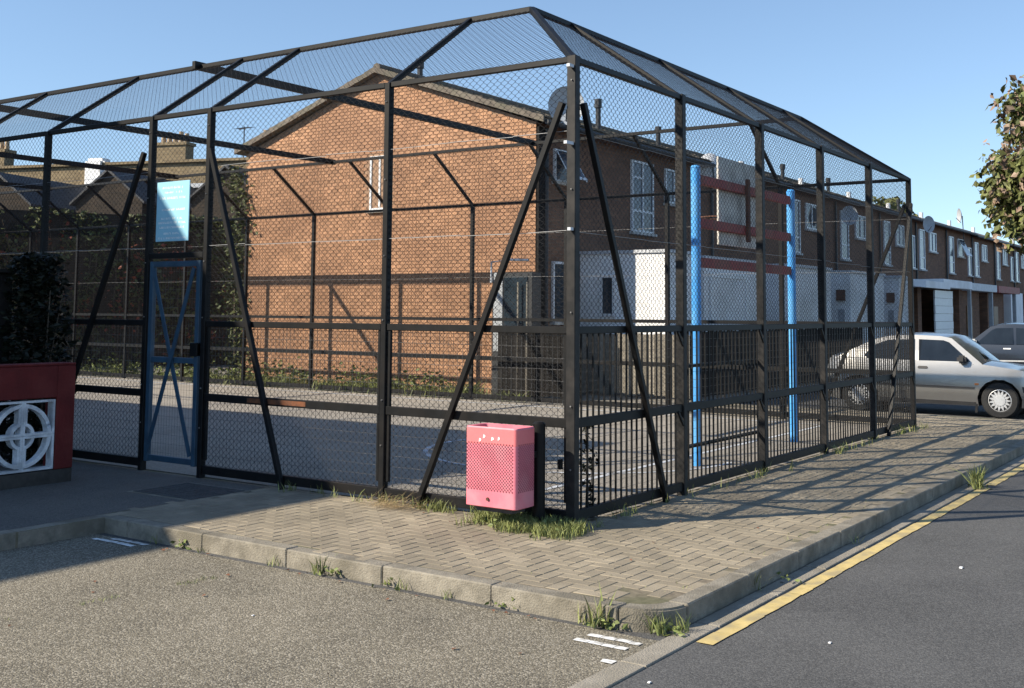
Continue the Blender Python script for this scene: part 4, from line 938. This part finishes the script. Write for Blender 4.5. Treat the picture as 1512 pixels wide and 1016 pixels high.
            b.quad(*[(.36 * math.cos(2 * math.pi * k / 12), -s_ * .2, .36 * math.sin(2 * math.pi * k / 12)) for k in range(12)])
            b.obj('wheel_arch_liner', M['trim'], wo)
    for s_ in (1, -1):
        l, z = opts['mirror']; b = MB().box(l - .09, l + .06, s_ * (half(l, z) + .06) - .085, s_ * (half(l, z) + .06) + .085, z, z + .14); b.obj('door_mirror', M[opts['mirrorm']], t, smooth=True, bevel=.035)
        MB().bar((l + .03, s_ * (half(l, z) - .05), z + .02), (l, s_ * (half(l, z) + .03), z + .05), .05, .06).obj('mirror_arm', M['trim'], t)
    return t
def arch(wx, wr, z0, n=9):                                # points over a wheel opening from high l to low l
    q = wr + .06; a0 = math.asin((z0 - wr) / q) if abs(z0 - wr) < q else 0; return [(wx + q * math.cos(a0 + (math.pi - 2 * a0) * k / n), wr + q * math.sin(a0 + (math.pi - 2 * a0) * k / n)) for k in range(n + 1)]
wr = .315; fw_, rwh = .46, -2.05
prof = [(-2.0 - .72, .38), (-2.72, .62), (-2.66, .95), (-2.58, 1.03), (-2.2, 1.02), (-1.2, .99), (0.05, .955), (.32, .925), (.75, .87), (1.15, .79), (1.34, .70), (1.40, .56), (1.40, .36), (1.30, .22)] + arch(fw_, wr, .2) + arch(rwh, wr, .2) + [(-2.62, .24)]
green = [(-2.52, .99), (-2.12, 1.19), (-1.72, 1.37), (-1.45, 1.425), (-1.0, 1.45), (-.55, 1.435), (-.36, 1.40), (.18, .945), (.1, .93), (-2.2, .96)]
wins = [('side_window', [(-.02, .985), (-.40, 1.325), (-.50, 1.36), (-.94, 1.372), (-.93, .985)]), ('side_window', [(-1.0, .985), (-1.01, 1.372), (-1.5, 1.35), (-1.72, 1.27), (-1.95, 1.06), (-1.88, 1.0)])]
car('parked_car', 'silver hatchback parked side on behind the far end of the cage', (14.57, 0, -.12), -math.pi / 2, 'silver', prof, green, .845, (fw_, rwh), wr, wins, .96, dict(
    back=-2.72, front=1.40, mirror=(-.14, .955), mirrorm='trim',
    screens=[('windscreen', (.14, .96), (-.36, 1.37), .09), ('rear_window', (-2.3, 1.09), (-1.72, 1.345), .14)],
    panels=[('trim_strip', [(.05, .50), (.05, .535), (-1.66, .55), (-1.66, .515)], 'trim', .012), ('bumper', [(.86, .47), (1.41, .45), (1.41, .55), (.84, .57)], 'trim', .014), ('bumper', [(-2.5, .47), (-2.72, .47), (-2.72, .6), (-2.46, .6)], 'trim', .014), ('sill', [(.06, .205), (.06, .27), (-1.66, .29), (-1.66, .205)], 'trim', .008),
            ('door_gap', [(-.012, .22), (.0, .22), (.03, .94), (.018, .94)], 'trim', .0015), ('door_gap', [(-1.012, .24), (-1.0, .24), (-.972, .98), (-.984, .98)], 'trim', .0015), ('door_handle', [(-.78, .835), (-.93, .835), (-.95, .86), (-.93, .885), (-.78, .885), (-.76, .86)], 'trim', .008), ('side_repeater', [(.05, .575), (.12, .575), (.12, .61), (.05, .61)], 'amber', .008), ('headlamp', [(1.16, .60), (1.34, .59), (1.36, .68), (1.22, .74)], 'lamp', .008), ('mud_flap', [(.03, .08), (.07, .08), (.09, .24), (.05, .24)], 'trim', .006)]))
prof2 = [(-2.3, .36), (-2.34, .75), (-2.25, 1.02), (-1.2, 1.0), (.5, .965), (.9, .94), (1.5, .86), (1.82, .74), (1.9, .55), (1.88, .34), (1.8, .24)] + arch(1.1, .32, .2) + arch(-1.5, .32, .2) + [(-2.22, .25)]
green2 = [(-2.2, 1.0), (-1.75, 1.45), (-1.3, 1.55), (-.6, 1.585), (-.2, 1.565), (.05, 1.50), (.72, .96), (.6, .94), (-2.1, .97)]
wins2 = [('side_window', [(.45, 1.0), (.02, 1.40), (-.1, 1.455), (-.55, 1.47), (-.56, 1.0)]), ('side_window', [(-.64, 1.0), (-.63, 1.47), (-1.25, 1.44), (-1.65, 1.32), (-1.8, 1.02)])]
car('parked_car', 'dark blue grey car parked beyond the silver hatchback, at the right edge', (27.8, 2.35, -.12), math.pi / 2, 'dblue', prof2, green2, .88, (1.1, -1.5), .32, wins2, .97, dict(
    back=-2.34, front=1.9, mirror=(.5, 1.0), mirrorm='alloy', screens=[('windscreen', (.68, .99), (.05, 1.47), .09), ('rear_window', (-2.15, 1.05), (-1.8, 1.4), .12)],
    panels=[('trim_strip', [(.68, .50), (.68, .54), (-1.05, .56), (-1.05, .52)], 'alloy', .012), ('sill', [(.7, .2), (.7, .28), (-1.1, .3), (-1.1, .2)], 'trim', .008), ('door_gap', [(-.60, .24), (-.59, .24), (-.59, .98), (-.60, .98)], 'trim', .0015), ('door_handle', [(-.30, .86), (-.5, .86), (-.5, .895), (-.30, .895)], 'alloy', .012), ('headlamp', [(1.6, .62), (1.8, .62), (1.78, .72), (1.62, .76)], 'lamp', .008)]))

# ------------------------------------------------------------------ the block of flats left of the frame that shades the court
fl = thing('side_building', 'brick building out of frame on the left whose shadow falls over the court', 'building', (-4.4, 9.88, 0))
MB().box(-12, 0, 0, 14, 0, 7.85).obj('wall', M['ybrick'], fl); MB().box(-12.1, .1, -.1, 14.1, 7.852, 8.0).obj('roof', M['slate'], fl)
for k in range(3):
    for zz in (1.0, 4.4):
        q = MB().box(.0, .05, 1.5 + 4.2 * k, 3.1 + 4.2 * k, zz, zz + 1.4).obj('window', M['whitep'], fl); MB().box(.03, .055, 1.6 + 4.2 * k, 3.0 + 4.2 * k, zz + .1, zz + 1.3).obj('pane', M['glass'], q)
tp = thing('tv_aerial', 'thin roof aerial standing behind the left slope of the gable roof', 'aerial', (30, 37.3, 8.6))
MB().tube([(0, 0, 0), (0, 0, 2.1)], .03, 6).obj('mast', M['gutterp'], tp)
b = MB(); b.bar((-.1, -.5, 2.0), (.1, .5, 2.0), .03, .03)
for k in range(6): b.bar((-.25, -.45 + k * .18, 2.0), (.25, -.45 + k * .18, 2.05), .02, .02)
b.obj('aerial_rods', M['gutterp'], tp)
